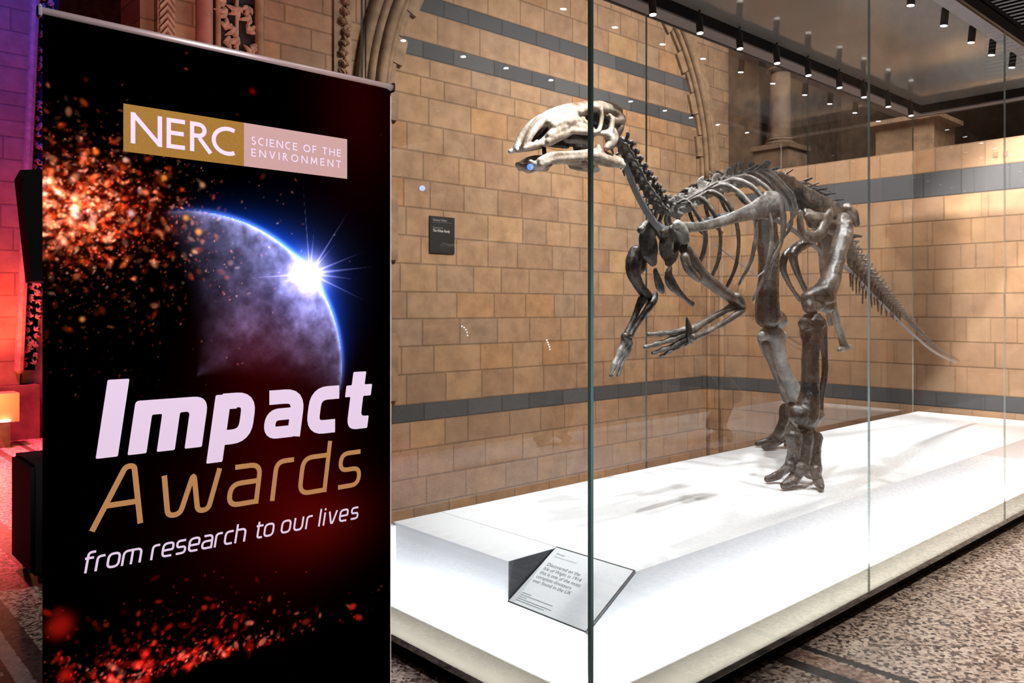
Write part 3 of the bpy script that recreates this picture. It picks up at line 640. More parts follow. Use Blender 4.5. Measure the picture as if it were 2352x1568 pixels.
def print_mat():
    m, nt, b = new_mat('printed_vinyl'); v = N(nt, 'ShaderNodeVertexColor', layer_name='print'); nt.links.new(v.outputs[0], b.inputs['Base Color'])
    b.inputs['Roughness'].default_value = .55; b.inputs['Specular IOR Level'].default_value = 0.0; return m
g_ = link('graphic_panel', me, print_mat(), ban)
boxo('white_back', BX+.012, BX+BW+.0025, YB+.013, YB+.0145, .08, BT, simple('white_vinyl_edge', (.75, .72, .64), .5), ban)
bm = bmesh.new(); tube(bm, [(BX-.004, YB+.006, BT+.004, .009), (BX+BW+.002, YB+.006, BT+.004, .009)], 12, 1, caps=False); obj('top_rail', bm, M['alu'], ban, True)
for x in (BX-.004, BX+BW+.002): boxo('rail_cap', x-.003, x+.003, YB-.005, YB+.017, BT-.008, BT+.016, M['black'], ban, .002)
bm = bmesh.new(); tube(bm, [(BX+BW/2, YB+.05, .06, .011), (BX+BW/2, YB+.03, BT-.005, .008)], 10, 1); obj('support_pole', bm, M['alu'], ban, True)
bm = bmesh.new(); box(bm, BX-.02, BX+BW+.02, YB-.035, YB+.075, .015, .08); bmesh.ops.bevel(bm, geom=bm.edges[:], offset=.012, segments=3, affect='EDGES'); box(bm, BX+.1, BX+.14, YB-.12, YB+.16, 0, .02); box(bm, BX+BW-.14, BX+BW-.1, YB-.12, YB+.16, 0, .02); obj('cassette_base', bm, M['alu'], ban)

# lettering: each line one flat printed mesh drawn as rounded strokes
def fillet(pts, r, closed=False):
    out = []; n = len(pts)
    for i, p in enumerate(pts):
        p = Vector(p[:2]+(0,)) if not isinstance(p, Vector) else p; ri = r
        if not closed and i in (0, n-1): out.append(p); continue
        a = Vector(tuple(pts[i-1])[:2]+(0,)); b = Vector(tuple(pts[(i+1) % n])[:2]+(0,)); da = (a-p); db = (b-p)
        k = min(ri, da.length*.49, db.length*.49)
        if k < 1e-6: out.append(p); continue
        s0 = p+da.normalized()*k; s1 = p+db.normalized()*k
        for t in np.linspace(0, 1, 7): out.append(s0*(1-t)**2+p*2*t*(1-t)+s1*t*t)
    return out
LAYER = [0]
from mathutils.geometry import delaunay_2d_cdt
def merged(bm):
    """the flat faces of bm as one sheet without overlaps"""
    V2, F2 = [], []; yv = bm.verts[:][0].co.y
    for f in bm.faces: f.normal_update()
    bmesh.ops.triangulate(bm, faces=bm.faces[:])
    for f in bm.faces:
        c = [Vector((v.co.x, v.co.z)) for v in f.verts]; ar = (c[1]-c[0]).cross(c[2]-c[0])
        if abs(ar) < 1e-9: continue
        if ar < 0: c = c[::-1]
        n = len(V2); V2 += c; F2.append([n, n+1, n+2])
    r = delaunay_2d_cdt(V2, [], F2, 1, 2e-6); bm.free(); out = bmesh.new(); vs = [out.verts.new((p.x, yv, p.y)) for p in r[0]]
    for f, og in zip(r[2], r[5]):
        if og: out.faces.new([vs[i] for i in f])
    loose = [v for v in out.verts if not v.link_faces]; bmesh.ops.delete(out, geom=loose, context='VERTS'); return out
def ribbon(bm, pts, w, y, closed=False):
    LAYER[0] = (LAYER[0]+1) % 12; y = y-LAYER[0]*0
    n = len(pts); L_, R__ = [], []
    for i, p in enumerate(pts):
        a = pts[(i-1) % n] if (closed or i > 0) else None; b = pts[(i+1) % n] if (closed or i < n-1) else None
        t0 = (p-a).normalized() if a is not None else (b-p).normalized(); t1 = (b-p).normalized() if b is not None else t0
        n0 = Vector((-t0.y, t0.x, 0)); n1 = Vector((-t1.y, t1.x, 0)); m_ = (n0+n1)
        m_ = n0 if m_.length < 1e-4 else m_.normalized(); k = 1/max(.45, m_.dot(n0)); o = m_*(w/2*k); L_.append(p+o); R__.append(p-o)
    for i in range(n if closed else n-1):
        j = (i+1) % n; yy = y
        bm.faces.new([bm.verts.new((v.x, yy, v.y)) for v in (L_[i], L_[j], R__[j], R__[i])])
def sq(ch):
    """(strokes, width) of a square-shouldered letter, x-height 1"""
    R_0 = .34
    D = {'r': ([[(0, 0), (0, 1), (.52, 1)]], .5), 'f': ([[(0, 0), (0, 1.42), (.5, 1.42)], [(-.2, 1), (.42, 1)]], .42), 'o': ([[(0, 0), (.8, 0), (.8, 1), (0, 1), 'c']], .8),
         'm': ([[(0, 0), (0, 1), (1.3, 1), (1.3, 0)], [(.65, 0), (.65, 1)]], 1.3), 'e': ([[(.74, 0), (0, 0), (0, 1), (.78, 1), (.78, .47)], [(.80, .47), (0, .47)]], .78), 's': ([[(0, 0), (.7, 0), (.7, .5), (0, .5), (0, 1), (.66, 1)]], .7),
         'a': ([[(.06, 1), (.78, 1), (.78, 0)], [(.78, 0), (0, 0), (0, .56), (.78, .56)]], .78), 'c': ([[(.66, 0), (0, 0), (0, 1), (.66, 1)]], .64), 'h': ([[(0, 0), (0, 1.48)], [(0, 1), (.78, 1), (.78, 0)]], .78),
         't': ([[(0, 1.35), (0, 0), (.44, 0)], [(-.2, 1), (.42, 1)]], .42), 'u': ([[(0, 1), (0, 0), (.78, 0), (.78, 1)]], .78), 'l': ([[(0, 0), (0, 1.48)]], .02), 'i': ([[(0, 0), (0, 1)], [(0, 1.28), (0, 1.46)]], .02),
         'v': ([[(0, 1), (.30, 0), (.46, 0), (.78, 1)]], .74), 'd': ([[(.8, 1.4), (.8, .0)], [(.8, .0), (0, 0), (0, 1), (.8, 1)]], .8)}
    return D[ch]
def put(bm, ch, x, z, s, w, shear, y, r=.34):
    st, wd = sq(ch)
    for k in st:
        cl = k[-1] == 'c'; k = k[:-1] if cl else k
        rr = r if ch not in 's' else .25
        k = [tuple(q) for q in k]
        if not cl:
            h = w/2/s
            for e, n_ in ((0, 1), (-1, -2)):
                if abs(k[e][0]-k[n_][0]) < .36 and abs(k[e][1]-k[n_][1]) > .2:
                    if abs(k[e][1]) < .01: k[e] = (k[e][0], -h)
                    elif abs(k[e][1]-1) < .01: k[e] = (k[e][0], 1+h)
        p = fillet(k, rr, cl); p = [Vector((BX+x+(q.x+q.y*shear)*s, z+q.y*s, 0)) for q in p]; ribbon(bm, p, w, y, cl)
    return wd*s
LY = YB-.0012
def word(bm, txt, x0, x1, z, s, w, shear, gap=.36):
    ws = [sq(c)[1]*s for c in txt]; g = ((x1-x0)-sum(ws))/max(1, len(txt)-1); x = x0
    for c, wd in zip(txt, ws): put(bm, c, x, z, s, w, shear, LY); x += wd+g
GOLD = simple('gold_print', (.26, .142, .013), .55, var=.12, scale=400, spec=.15); VW = simple('white_vinyl_print', (.68, .61, .74), .55, spec=.1); VP = simple('pale_rose_print', (.43, .295, .265), .55, spec=.15); TW = simple('tan_print', (.40, .215, .075), .55, spec=.15)
# title
bm = bmesh.new(); H = .1100; z0 = 1.2015; sh = .143; T_ = .037; T2 = .031
def S_(pts, x, w, r=.02, cl=False):
    p = fillet(pts, r, cl); ribbon(bm, [Vector((BX+x+q.x+q.y*sh, z0+q.y, 0)) for q in p], w, LY, cl)
def blocky(pts, x, r=.0035):
    p = fillet(pts, r, True); LAYER[0] = (LAYER[0]+1) % 12; yy = LY-LAYER[0]*0; bm.faces.new([bm.verts.new((BX+x+q.x+q.y*sh, yy, z0+q.y)) for q in p])
blocky([(0, 0), (.0415, 0), (.0415, .156), (0, .156)], .0935)
def poly(pts, x):
    out = []; n = len(pts)
    for i, (px_, py_, r) in enumerate(pts):
        p = Vector((px_, py_, 0)); a = Vector((*pts[i-1][:2], 0)); b = Vector((*pts[(i+1) % n][:2], 0)); k = min(r, (a-p).length*.49, (b-p).length*.49); s0 = p+(a-p).normalized()*k; s1 = p+(b-p).normalized()*k
        for t in np.linspace(0, 1, 8): out.append(s0*(1-t)**2+p*2*t*(1-t)+s1*t*t)
    bm.faces.new([bm.verts.new((BX+x+q.x+q.y*sh, LY, z0+q.y)) for q in out])
x = .1535; r_ = .0035
poly([(0, 0, r_), (0, .1095, .008), (.152, .1095, .034), (.152, 0, r_), (.115, 0, r_), (.115, .0785, .008), (.0945, .0785, .004), (.0945, 0, r_), (.0575, 0, r_), (.0575, .0785, .004), (.037, .0785, .004), (.037, 0, r_)], x)
x = .3205; blocky([(0, -.038), (.036, -.038), (.036, .1095), (0, .1095)], x); S_([(.018, .0955), (.0795, .0955), (.0795, .0145), (.018, .0145)], x, .0325, .03); S_([(.018, .045), (.018, .0940), (.05, .0940)], x, .035, .02)
x = .4425; S_([(.005, .0945), (.0785, .0945), (.0785, .0)], x, .0330, .034); S_([(.075, .0130), (.0150, .0130), (.0150, .0545), (.075, .0545)], x, .0275, .022)
x = .5490; S_([(.080, .0145), (.0180, .0145), (.0180, .0955), (.080, .0955)], x, .0325, .032)
x = .6530; poly([(.009, .142, r_), (.046, .142, r_), (.046, .1095, .003), (.068, .1095, r_), (.068, .081, r_), (.046, .081, .003), (.046, .031, .012), (.069, .031, r_), (.069, 0, r_), (.009, 0, .034), (.009, .081, .003), (-.006, .081, r_), (-.006, .1095, r_), (.009, .1095, .003)], x)
obj('title_lettering', merged(bm), VW, g_)
bm = bmesh.new(); z1_ = 1.0640; s_ = .0830; w_ = .0112; sh2 = .13
def raw(pts, r=.012):
    ribbon(bm, [Vector((BX+p.x, p.y, 0)) for p in fillet(pts, r)], w_, LY)
raw([(.0866, 1.0585), (.1500, 1.1790), (.1665, 1.1790), (.1785, 1.0585)], .016); raw([(.113, 1.105), (.174, 1.105)])
raw([(.2265, 1.1500), (.2335, 1.0640), (.2590, 1.0640), (.2885, 1.1480), (.2965, 1.0640), (.3195, 1.0640), (.3450, 1.1500)], .018)
put(bm, 'a', .3645, z1_, s_, w_, sh2, LY, .3); put(bm, 'r', .4685, z1_, s_, w_, sh2, LY, .3); put(bm, 'd', .5360, z1_, s_, w_, sh2, LY, .3); put(bm, 's', .6390, z1_, s_*.97, w_, sh2, LY, .3)
obj('subtitle_lettering', merged(bm), TW, g_)
zt_ = .9805; st_ = .0262; wt = .0047
for wd, a, b, ya in (('from', 196, 325, 1300), ('research', 347, 564, 1255), ('to', 590, 629, 1225), ('our', 645, 717, 1215), ('lives', 732, 823, 1200)):
    bm = bmesh.new(); word(bm, wd, U(a, ya)[0], U(b, ya)[0]-.004, zt_, st_, wt, .17); obj('tagline_lettering', merged(bm), VW, g_)
# logo panel
lg = boxo('logo_panel', BX+.1456, BX+.4006, YB-.0007, YB-.0002, 1.8200, 1.9175, GOLD, ban); lp = boxo('logo_panel', BX+.4006, BX+.6649, YB-.0007, YB-.0002, 1.8200, 1.9175, VP, ban)
def arc(cx, cy, rx, ry, a0, a1, n=18): return [Vector((cx+rx*math.cos(a), cy+ry*math.sin(a), 0)) for a in np.linspace(math.radians(a0), math.radians(a1), n)]
def cap_letter(bm, ch, x, z, h, w, wd):
    """upright capital of height h, stroke w, overall width wd; drawn inside its box"""
    i = w/2; W0 = wd-w; T0 = h
    def ln(*p): ribbon(bm, [Vector((BX+x+a, z+b, 0)) for a, b in p], w, LY)
    def ar(*q): ribbon(bm, [Vector((BX+x+v.x, z+v.y, 0)) for v in arc(*q)], w, LY)
    if ch == 'N': ln((i, 0), (i, h)); ln((i, h-i*.7), (wd-i, i*.7)); ln((wd-i, 0), (wd-i, h))
    if ch in 'E': ln((i, 0), (i, h)); [ln((0, q), (wd, q)) for q in (i, h-i)]; ln((0, h*.52), (wd*.93, h*.52))
    if ch == 'F': ln((i, 0), (i, h)); ln((0, h-i), (wd, h-i)); ln((0, h*.5), (wd*.9, h*.5))
    if ch == 'H': ln((i, 0), (i, h)); ln((wd-i, 0), (wd-i, h)); ln((0, h*.52), (wd, h*.52))
    if ch == 'I': ln((i, 0), (i, h))
    if ch == 'T': ln((wd/2, 0), (wd/2, h)); ln((0, h-i), (wd, h-i))
    if ch == 'V': ln((i*.8, h), (wd/2, i*.6)); ln((wd/2, i*.6), (wd-i*.8, h))
    if ch == 'M': ln((i, 0), (wd*.12+i*.6, h)); ln((wd*.12+i*.6, h-i), (wd/2, h*.2)); ln((wd/2, h*.2), (wd*.88-i*.6, h-i)); ln((wd*.88-i*.6, h), (wd-i, 0))
    if ch == 'O': ribbon(bm, [Vector((BX+x+v.x, z+v.y, 0)) for v in arc(wd/2, h/2, wd/2-i, h/2-i, 0, 350, 36)], w, LY, True)
    if ch == 'C': ar(wd*.62, h/2, wd*.62-i, h/2-i, 62, 298, 26)
    if ch == 'S': ar(wd/2, h*.735, wd*.45-i, h*.265-i*.9, 35, 250, 14); ar(wd/2, h*.265, wd*.5-i, h*.265-i*.6, 75, -145, 14); ln((wd*.36, h*.545), (wd*.66, h*.445))
    if ch == 'R':
        ln((i, 0), (i, h)); ar(wd*.36, h*.735, wd*.36-i, h*.265-i, 90, -90, 14); ln((0, h-i), (wd*.37, h-i)); ln((0, h*.47+i), (wd*.37, h*.47+i)); ln((wd*.40, h*.48), (wd-i*1.1, 0))
bm = bmesh.new()
for ch, x, wd in (('N', .1595, .0625), ('E', .2310, .0385), ('R', .2800, .0500), ('C', .3270, .0590)): cap_letter(bm, ch, x, 1.8385, .0640, .0092, wd)
obj('logo_lettering', merged(bm), VW, lg); bm = bmesh.new()
WD = {'S': .6, 'C': .78, 'I': .16, 'E': .62, 'N': .9, 'O': 1.02, 'F': .6, 'T': .72, 'H': .86, 'V': .85, 'R': .72, 'M': 1.0, ' ': .25}
def line(txt, x0, x1, z, h, w):
    ws = [WD[c]*h for c in txt]; g = ((x1-x0)-sum(ws))/(len(txt)-1); x = x0
    for c, wd in zip(txt, ws):
        if c != ' ': cap_letter(bm, c, x, z, h, w, wd)
        x += wd+g
line('SCIENCE OF THE', .4175, .6470, 1.8712, .0180, .0027); line('ENVIRONMENT', .4175, .6470, 1.8440, .0180, .0027)
obj('logo_lettering', merged(bm), VW, lp)
# loudspeaker and flight case standing behind the banner
sp = empty('loudspeaker', (1.05, 4.4, 0)); tag(sp, 'black loudspeaker cabinet on a pole above the equipment case behind the banner', 'loudspeaker')
a = [P(46, 390, 4.9), P(130, 388, 4.9), P(130, 645, 4.9), P(74, 645, 4.9)]
bm = bmesh.new(); prism(bm, a, (.05, .4, 0)); obj('cabinet', bm, M['blackmatt'], sp)
q = P(118, 640, 5.1); bm = bmesh.new(); lathe(bm, [(.018, .665), (.018, q.z)], (q.x+.02, 5.1, 0.0), 12); obj('pole', bm, M['blackmatt'], sp)
q = P(76, 1345, 4.9); fx, fy = 1.03, 4.95
fc = empty('flight_case', (fx+.3, fy+.2, 0)); tag(fc, 'low black equipment case on the red lit floor behind the banner', 'equipment case')
a = P(72, 1068, fy); 
bm = bmesh.new(); box(bm, a.x, a.x+.65, fy, fy+.5, .06, a.z); bmesh.ops.bevel(bm, geom=bm.edges[:], offset=.02, segments=2, affect='EDGES'); obj('body', bm, M['blackmatt'], fc)
for dx in (.06, .59):
    for dy in (.06, .44):
        bm = bmesh.new(); lathe(bm, [(.028, -.012), (.028, .012)], (a.x+dx, fy+dy, .030), 14, Vector((1, 0, 0))); box(bm, a.x+dx-.02, a.x+dx+.02, fy+dy-.02, fy+dy+.02, .05, .062); obj('caster', bm, M['black'], fc)
bm = bmesh.new(); box(bm, a.x+.1, a.x+.2, fy-.006, fy+.002, a.z-.2, a.z-.14); obj('latch', bm, M['steel'], fc)
# ------------------------------------------------------------------ the dinosaur skeleton
YC = 2.55
sk = empty('dinosaur_skeleton', (4.3, YC, PZT)); tag(sk, 'mounted dark brown dinosaur skeleton walking on the white plinth inside the glass case', 'skeleton')
def stroke(bm, pts, Y, seg=10, n=4, flat=None, mirror=False, dr=1.10):
    """pts: (px, py, radius px[, Y]); the points lie on the plane Y (or on their own)"""
    out = []
    for p in pts:
        yy = p[3] if len(p) > 3 else Y; q = P(p[0], p[1], yy); out.append((q.x, q.y, q.z, p[2]*per_px(p[0], yy)*dr))
    tube(bm, out, seg, n, flat)
    if mirror: tube(bm, [(x, 2*YC-y, z, r) for x, y, z, r in out], seg, n, flat)
def bone_part(name, strokes, mat, voxel=.006, disp=.006, it=2, label=None, parent=None):
    bm = bmesh.new()
    for s in strokes: stroke(bm, *s[:2], **(s[2] if len(s) > 2 else {}))
    o = obj(name, bm, mat, parent or sk); organic(o, voxel, disp, it)
    if label: o['label'] = label
    return o
FY = {'flat': ((0, 1, 0), .42)}
# --- skull
def sk_strokes():
    m = {'mirror': True}; S = []
    def nr(off, *pts): S.append((list(pts), YC-off, m))
    S.append(([(1203, 338, 6), (1212, 318, 9), (1232, 288, 11), (1258, 268, 13), (1295, 256, 15), (1330, 251, 15), (1362, 246, 14), (1398, 248, 14), (1420, 256, 11)], YC))
    nr(.030, (1206, 336, 6), (1216, 314, 8), (1234, 290, 9), (1258, 272, 11), (1290, 262, 13), (1325, 257, 13))
    nr(.050, (1258, 280, 10), (1288, 268, 13), (1322, 260, 12), (1345, 254, 10))
    nr(.045, (1204, 341, 5), (1214, 338, 6), (1230, 333, 7), (1246, 325, 7), (1258, 313, 7), (1266, 300, 8), (1270, 286, 9))
    nr(.020, (1203, 343, 5), (1218, 340, 6), (1240, 337, 6), (1252, 332, 5))
    nr(.065, (1272, 290, 11), (1290, 280, 12), (1315, 268, 12), (1335, 262, 9))
    nr(.068, (1262, 312, 9), (1280, 300, 12), (1305, 288, 12), (1330, 276, 9), (1338, 268, 7))
    nr(.070, (1258, 326, 7), (1275, 314, 11), (1300, 304, 11), (1320, 294, 8))
    nr(.060, (1250, 334, 4), (1262, 328, 7), (1280, 318, 8), (1298, 308, 7))
    nr(.078, (1332, 270, 6), (1345, 283, 7), (1356, 294, 6), (1362, 300, 6))
    nr(.080, (1322, 288, 8), (1336, 292, 8), (1350, 299, 7))
    nr(.075, (1300, 282, 12), (1320, 276, 10), (1332, 280, 8))
    nr(.085, (1312, 300, 7), (1335, 301, 7), (1360, 304, 6), (1380, 306, 6), (1394, 306, 8))
    nr(.095, (1394, 306, 9), (1402, 318, 12), (1402, 330, 11), (1393, 340, 7))
    nr(.088, (1408, 300, 8), (1412, 315, 9), (1408, 328, 8))
    nr(.085, (1330, 256, 8), (1350, 246, 8), (1372, 246, 9), (1392, 250, 8))
    nr(.070, (1350, 246, 10), (1375, 243, 11), (1400, 248, 9))
    nr(.095, (1379, 252, 6), (1382, 270, 5), (1379, 290, 5), (1374, 302, 5))
    nr(.080, (1392, 249, 7), (1410, 254, 5), (1422, 262, 6), (1429, 275, 6))
    nr(.090, (1429, 275, 8), (1416, 276, 6), (1406, 272, 6), (1400, 264, 4))
    nr(.100, (1408, 274, 6), (1405, 290, 6), (1401, 305, 7))
    nr(.080, (1427, 280, 8), (1424, 294, 7), (1422, 300, 4))
    nr(.070, (1412, 280, 6), (1410, 300, 6), (1408, 315, 6), (1398, 330, 6))
    S.append(([(1425, 272, 12), (1420, 296, 12), (1414, 312, 9)], YC)); S.append(([(1395, 285, 12), (1415, 300, 12)], YC))
    S.append(([(1290, 302, 10), (1330, 300, 10), (1370, 300, 10), (1400, 300, 12)], YC+.0))
    return S
skull = bone_part('skull', sk_strokes(), M['bone_skull'], .0048, .004, 2, 'tan skull')
bone_part('tooth_row', [([(1296, 316, 7), (1320, 318, 9), (1345, 320, 8), (1358, 322, 6)], YC-.062, {'mirror': True}), ([(1300, 322, 6), (1345, 326, 7)], YC-.058, {'mirror': True})], M['bone_dark'], .005, .004, 1, 'dark brown tooth row', skull)
bone_part('palate', [([(1318, 318, 9), (1324, 336, 8), (1328, 352, 7)], YC+.02), ([(1310, 322, 5), (1335, 330, 6), (1352, 336, 4)], YC)], M['bone_dark'], .005, .004, 1, None, skull)
bone_part('orbit_shade_fill', [([(1338, 272, 13), (1360, 272, 17), (1385, 280, 16), (1402, 290, 13)], YC), ([(1345, 262, 10), (1368, 262, 12)], YC)], M['bone_dark'], .005, .004, 1, 'dark filler for the shade in the eye socket', skull)  # dark mass added so the eye openings read as shaded
bone_part('nostril_shade_fill', [([(1222, 330, 7), (1245, 318, 9), (1262, 300, 9)], YC)], M['bone_dark'], .005, .004, 1, 'dark filler for the shade in the nostril', skull)  # dark mass added to stand for shade inside the nostril
def jaw():
    m = {'mirror': True}; S = []
    def nr(off, *pts): S.append((list(pts), YC-off, m))
    nr(.060, (1240, 370, 8), (1262, 358, 8), (1290, 354, 7), (1325, 353, 7), (1355, 350, 8), (1372, 350, 9))
    nr(.062, (1240, 378, 7), (1270, 367, 8), (1310, 363, 7), (1350, 360, 8), (1372, 360, 10))
    nr(.070, (1370, 356, 9), (1375, 345, 7), (1373, 337, 6)); nr(.080, (1368, 358, 11), (1392, 366, 11), (1415, 373, 10), (1432, 379, 6)); nr(.080, (1375, 346, 6), (1400, 356, 5), (1428, 368, 5)); nr(.080, (1370, 372, 5), (1400, 380, 4), (1428, 384, 3))
    nr(.040, (1218, 372, 6), (1228, 378, 8), (1245, 378, 9)); nr(.03, (1222, 378, 6), (1235, 388, 6), (1252, 384, 5), (1266, 378, 4))
    S.append(([(1216, 369, 6), (1224, 376, 8), (1238, 384, 9), (1255, 386, 7)], YC)); return S
bone_part('lower_jaw', jaw(), M['bone_skull'], .0048, .004, 2, 'tan lower jaw', skull)
bm = bmesh.new(); stroke(bm, [(1249, 334, 4.5), (1251, 358, 4.5)], YC-.045, 8, 1); obj('jaw_prop', bm, M['black'], skull)
# --- vertebral column
path = catmull([tuple(P(px, py, YC)) for px, py in ((1422, 326), (1436, 352), (1454, 385), (1473, 415), (1494, 447), (1517, 476), (1545, 486), (1580, 474), (1615, 452), (1650, 434), (1690, 422), (1730, 416), (1770, 414), (1810, 424), (1850, 440), (1890, 462), (1918, 488), (1934, 522), (1944, 558), (1958, 590), (1984, 624), (2019, 664), (2059, 707), (2099, 749), (2141, 791), (2172, 812), (2203, 829))], 12)
path = np.array(path); seg = np.r_[0, np.cumsum(np.linalg.norm(np.diff(path, axis=0), axis=1))]
def at(s): return Vector([np.interp(s, seg, path[:, k]) for k in range(3)])
def s_of(px, py):
    q = np.array(P(px, py, YC)); return seg[np.argmin(np.linalg.norm(path-q, axis=1))]
def vertebra(kind):
    """prototype along +X (towards the tail), up = +Z, unit = centrum length"""
    bm = bmesh.new(); T = lambda p, **k: tube(bm, p, 10, 3, **k)
    T([(-.44, 0, 0, .42), (-.2, 0, 0, .33), (.1, 0, 0, .32), (.42, 0, 0, .42)])
    T([(-.2, .16, .3, .16), (.2, .16, .3, .16)]); T([(-.2, -.16, .3, .16), (.2, -.16, .3, .16)]); T([(-.25, 0, .52, .2), (.3, 0, .52, .2)])
    if kind == 'neck':
        for y in (-1, 1):
            T([(-.1, y*.3, .35, .14), (-.5, y*.55, .55, .17), (-.72, y*.55, .62, .12)]); T([(.1, y*.3, .45, .15), (.55, y*.5, .72, .19), (.8, y*.5, .72, .12)])
            T([(-.2, y*.35, -.05, .14), (-.05, y*.7, -.2, .13), (.5, y*.75, -.32, .07)])
        T([(0, 0, .55, .16), (.15, 0, .75, .11)])
    if kind == 'back':
        for y in (-1, 1):
            T([(0, y*.2, .5, .16), (.05, y*.65, .75, .13), (.12, y*1.1, .9, .11)]); T([(-.3, y*.2, .6, .13), (-.6, y*.25, .72, .1)]); T([(.3, y*.2, .7, .13), (.6, y*.25, .8, .1)])
        for k in range(3): T([(-.18+.18*k, 0, .6, .10), (.0+.2*k, 0, 1.15, .09), (.12+.2*k, 0, 1.42, .11)])
    if kind == 'tail':
        for y in (-1, 1): T([(0, y*.25, .2, .13), (.1, y*.8, .2, .11)]); T([(-.2, y*.12, .55, .1), (-.55, y*.16, .75, .09)])
        for k in range(2): T([(0+.15*k, 0, .5, .11), (.35+.15*k, 0, 1.0, .09), (.65+.15*k, 0, 1.35, .10)])
    o = obj('prototype', bm, M['bone_dark'], None); organic(o, .065, .10, 2); o.modifiers['displace'].texture_coords = 'LOCAL'; o.modifiers['displace'].texture = CLOUD2
    me = bake(o); bpy.data.objects.remove(o)
    for p in me.polygons: p.use_smooth = True
    return me
CLOUD2 = bpy.data.textures.new('vertebra_lumps', 'CLOUDS'); CLOUD2.noise_scale = .35; CLOUD2.noise_depth = 2
VM = {k: vertebra(k) for k in ('neck', 'back', 'tail')}
VN = VM['neck'].copy(); VN.materials.clear(); VN.materials.append(M['bone_mid'])
VB = {}
for k, me in VM.items():
    VB[k+'_pale'] = me.copy(); VB[k+'_pale'].materials.clear(); VB[k+'_pale'].materials.append(M['bone_pale'])
def place(me, name, s, L_, sy=1.0, sz=1.0, jit=0.0):
    p = at(s); t = (at(s+.02)-at(s-.02)).normalized(); y = Vector((0, 1, 0)); z = t.cross(y).normalized(); y = z.cross(t)
    if z.z < 0 and t.x > 0: z = -z; y = -y
    Mx = Matrix((t*L_, y*L_*sy, z*L_*sz)).transposed().to_4x4(); Mx = Mx @ Matrix.Rotation(random.uniform(-jit, jit), 4, 'Y') @ Matrix.Rotation(random.uniform(-jit, jit), 4, 'Z') @ Matrix.Rotation(random.uniform(-jit, jit), 4, 'X'); Mx.translation = p
    o = bpy.data.objects.new(name, me); C.objects.link(o); o.parent = sk; o.matrix_world = Matrix.Translation(Vector((0, 0, 0))) @ Mx
    o.matrix_parent_inverse = Matrix.Translation(-Vector(sk.location)); o.matrix_basis = Mx
    return o
sN = s_of(1517, 476); sD = s_of(1850, 440); sT = s_of(1944, 556); random.seed(3)
n = 10
for i in range(n): place(VN, 'neck_vertebra', .02+(sN-.02)*i/(n-1), (sN/(n-1))*1.05, 1.35+.15*i/n, 1.30+.25*i/n, .12)
n = 15; ds = (sD-sN)/n; DORS = []
for i in range(n):
    s = sN+ds*(i+.9); o = place(VB['back_pale'] if i < 11 else VM['back'], 'back_vertebra', s, ds*.98, .9, random.uniform(.5, .85)*(.8+.2*min(1, i/5))*(1 if i < 10 else .45), .22); DORS.append(at(s))
n = 6
for i in range(n): place(VM['back'], 'hip_vertebra', sD+(sT-sD)*(i+.6)/n, (sT-sD)/n*1.0, .8, .30)
VT = VM['tail'].copy(); VT.materials.clear(); VT.materials.append(M['bone_mid'])
s = sT; i = 0; L_ = .068; CAUD = []
while s < seg[-1]-.01:
    place(VT, 'tail_vertebra', s, L_*.96, 1.45-.5*(i/40), 1.65-.8*(i/40), .06); CAUD.append((at(s), L_)); s += L_; L_ = max(.026, L_*.972); i += 1
# --- ribs
RIBS = [p for p in DORS if p.x < 4.27]
for i, p in enumerate(RIBS):
    f = i/(len(RIBS)-1); ln = .30+.36*math.sin(PI*min(1, f*.85+.15)); wd = (.11+.13*min(1, f*2.2))*(1 if f < .6 else 1-(f-.6)*1.1)
    for sd in (-1, 1):
        if sd > 0: ln *= .66
        bm = bmesh.new(); rk = .02+.14*f*f; jx = random.uniform(-.02, .02); ln *= random.uniform(.8, 1.05)*(.75 if i < 4 else .9)
        pts = [(p.x, YC+sd*.035, p.z+.035, .011), (p.x+.012, YC+sd*(.04+wd*.45), p.z+.045, .013), (p.x+.03+rk*.3, YC+sd*(.03+wd*.95), p.z-.045, .0125), (p.x+.05+rk*.55, YC+sd*(.03+wd*1.13), p.z-ln*.38, .0115), (p.x+.055+rk*.8, YC+sd*(.03+wd*1.02), p.z-ln*.72, .010), (p.x+.04+rk*.9+jx, YC+sd*(.02+wd*.75), p.z-ln, .0075)]
        pts = [(x+random.uniform(-.012, .012)*(q > 1), y+random.uniform(-.01, .01)*(q > 1), z, r*random.uniform(.95, 1.3)) for q, (x, y, z, r) in enumerate(pts)]; tube(bm, pts, 8, 6, ((1, 0, 0), .8))
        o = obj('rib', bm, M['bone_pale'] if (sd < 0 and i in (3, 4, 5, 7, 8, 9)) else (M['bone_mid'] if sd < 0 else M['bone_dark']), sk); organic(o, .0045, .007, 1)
# --- ossified tendons over the hips
bm = bmesh.new(); random.seed(8)
for k in range(26):
    x0 = random.uniform(1775, 1880); y0 = 398+(x0-1775)*.42+random.uniform(-8, 12); l = random.uniform(25, 60); sl = random.choice((.25, .5, .75))
    a = P(x0, y0, YC-.04+random.uniform(-.02, .03)); b = P(x0+l, y0+l*sl, YC-.04+random.uniform(-.02, .03)); tube(bm, [(*a, .0045), (*((a+b)/2+Vector((0, 0, .004))), .0045), (*b, .0035)], 6, 2)
obj('tendon_lattice', bm, M['bone_dark'], sk, True)
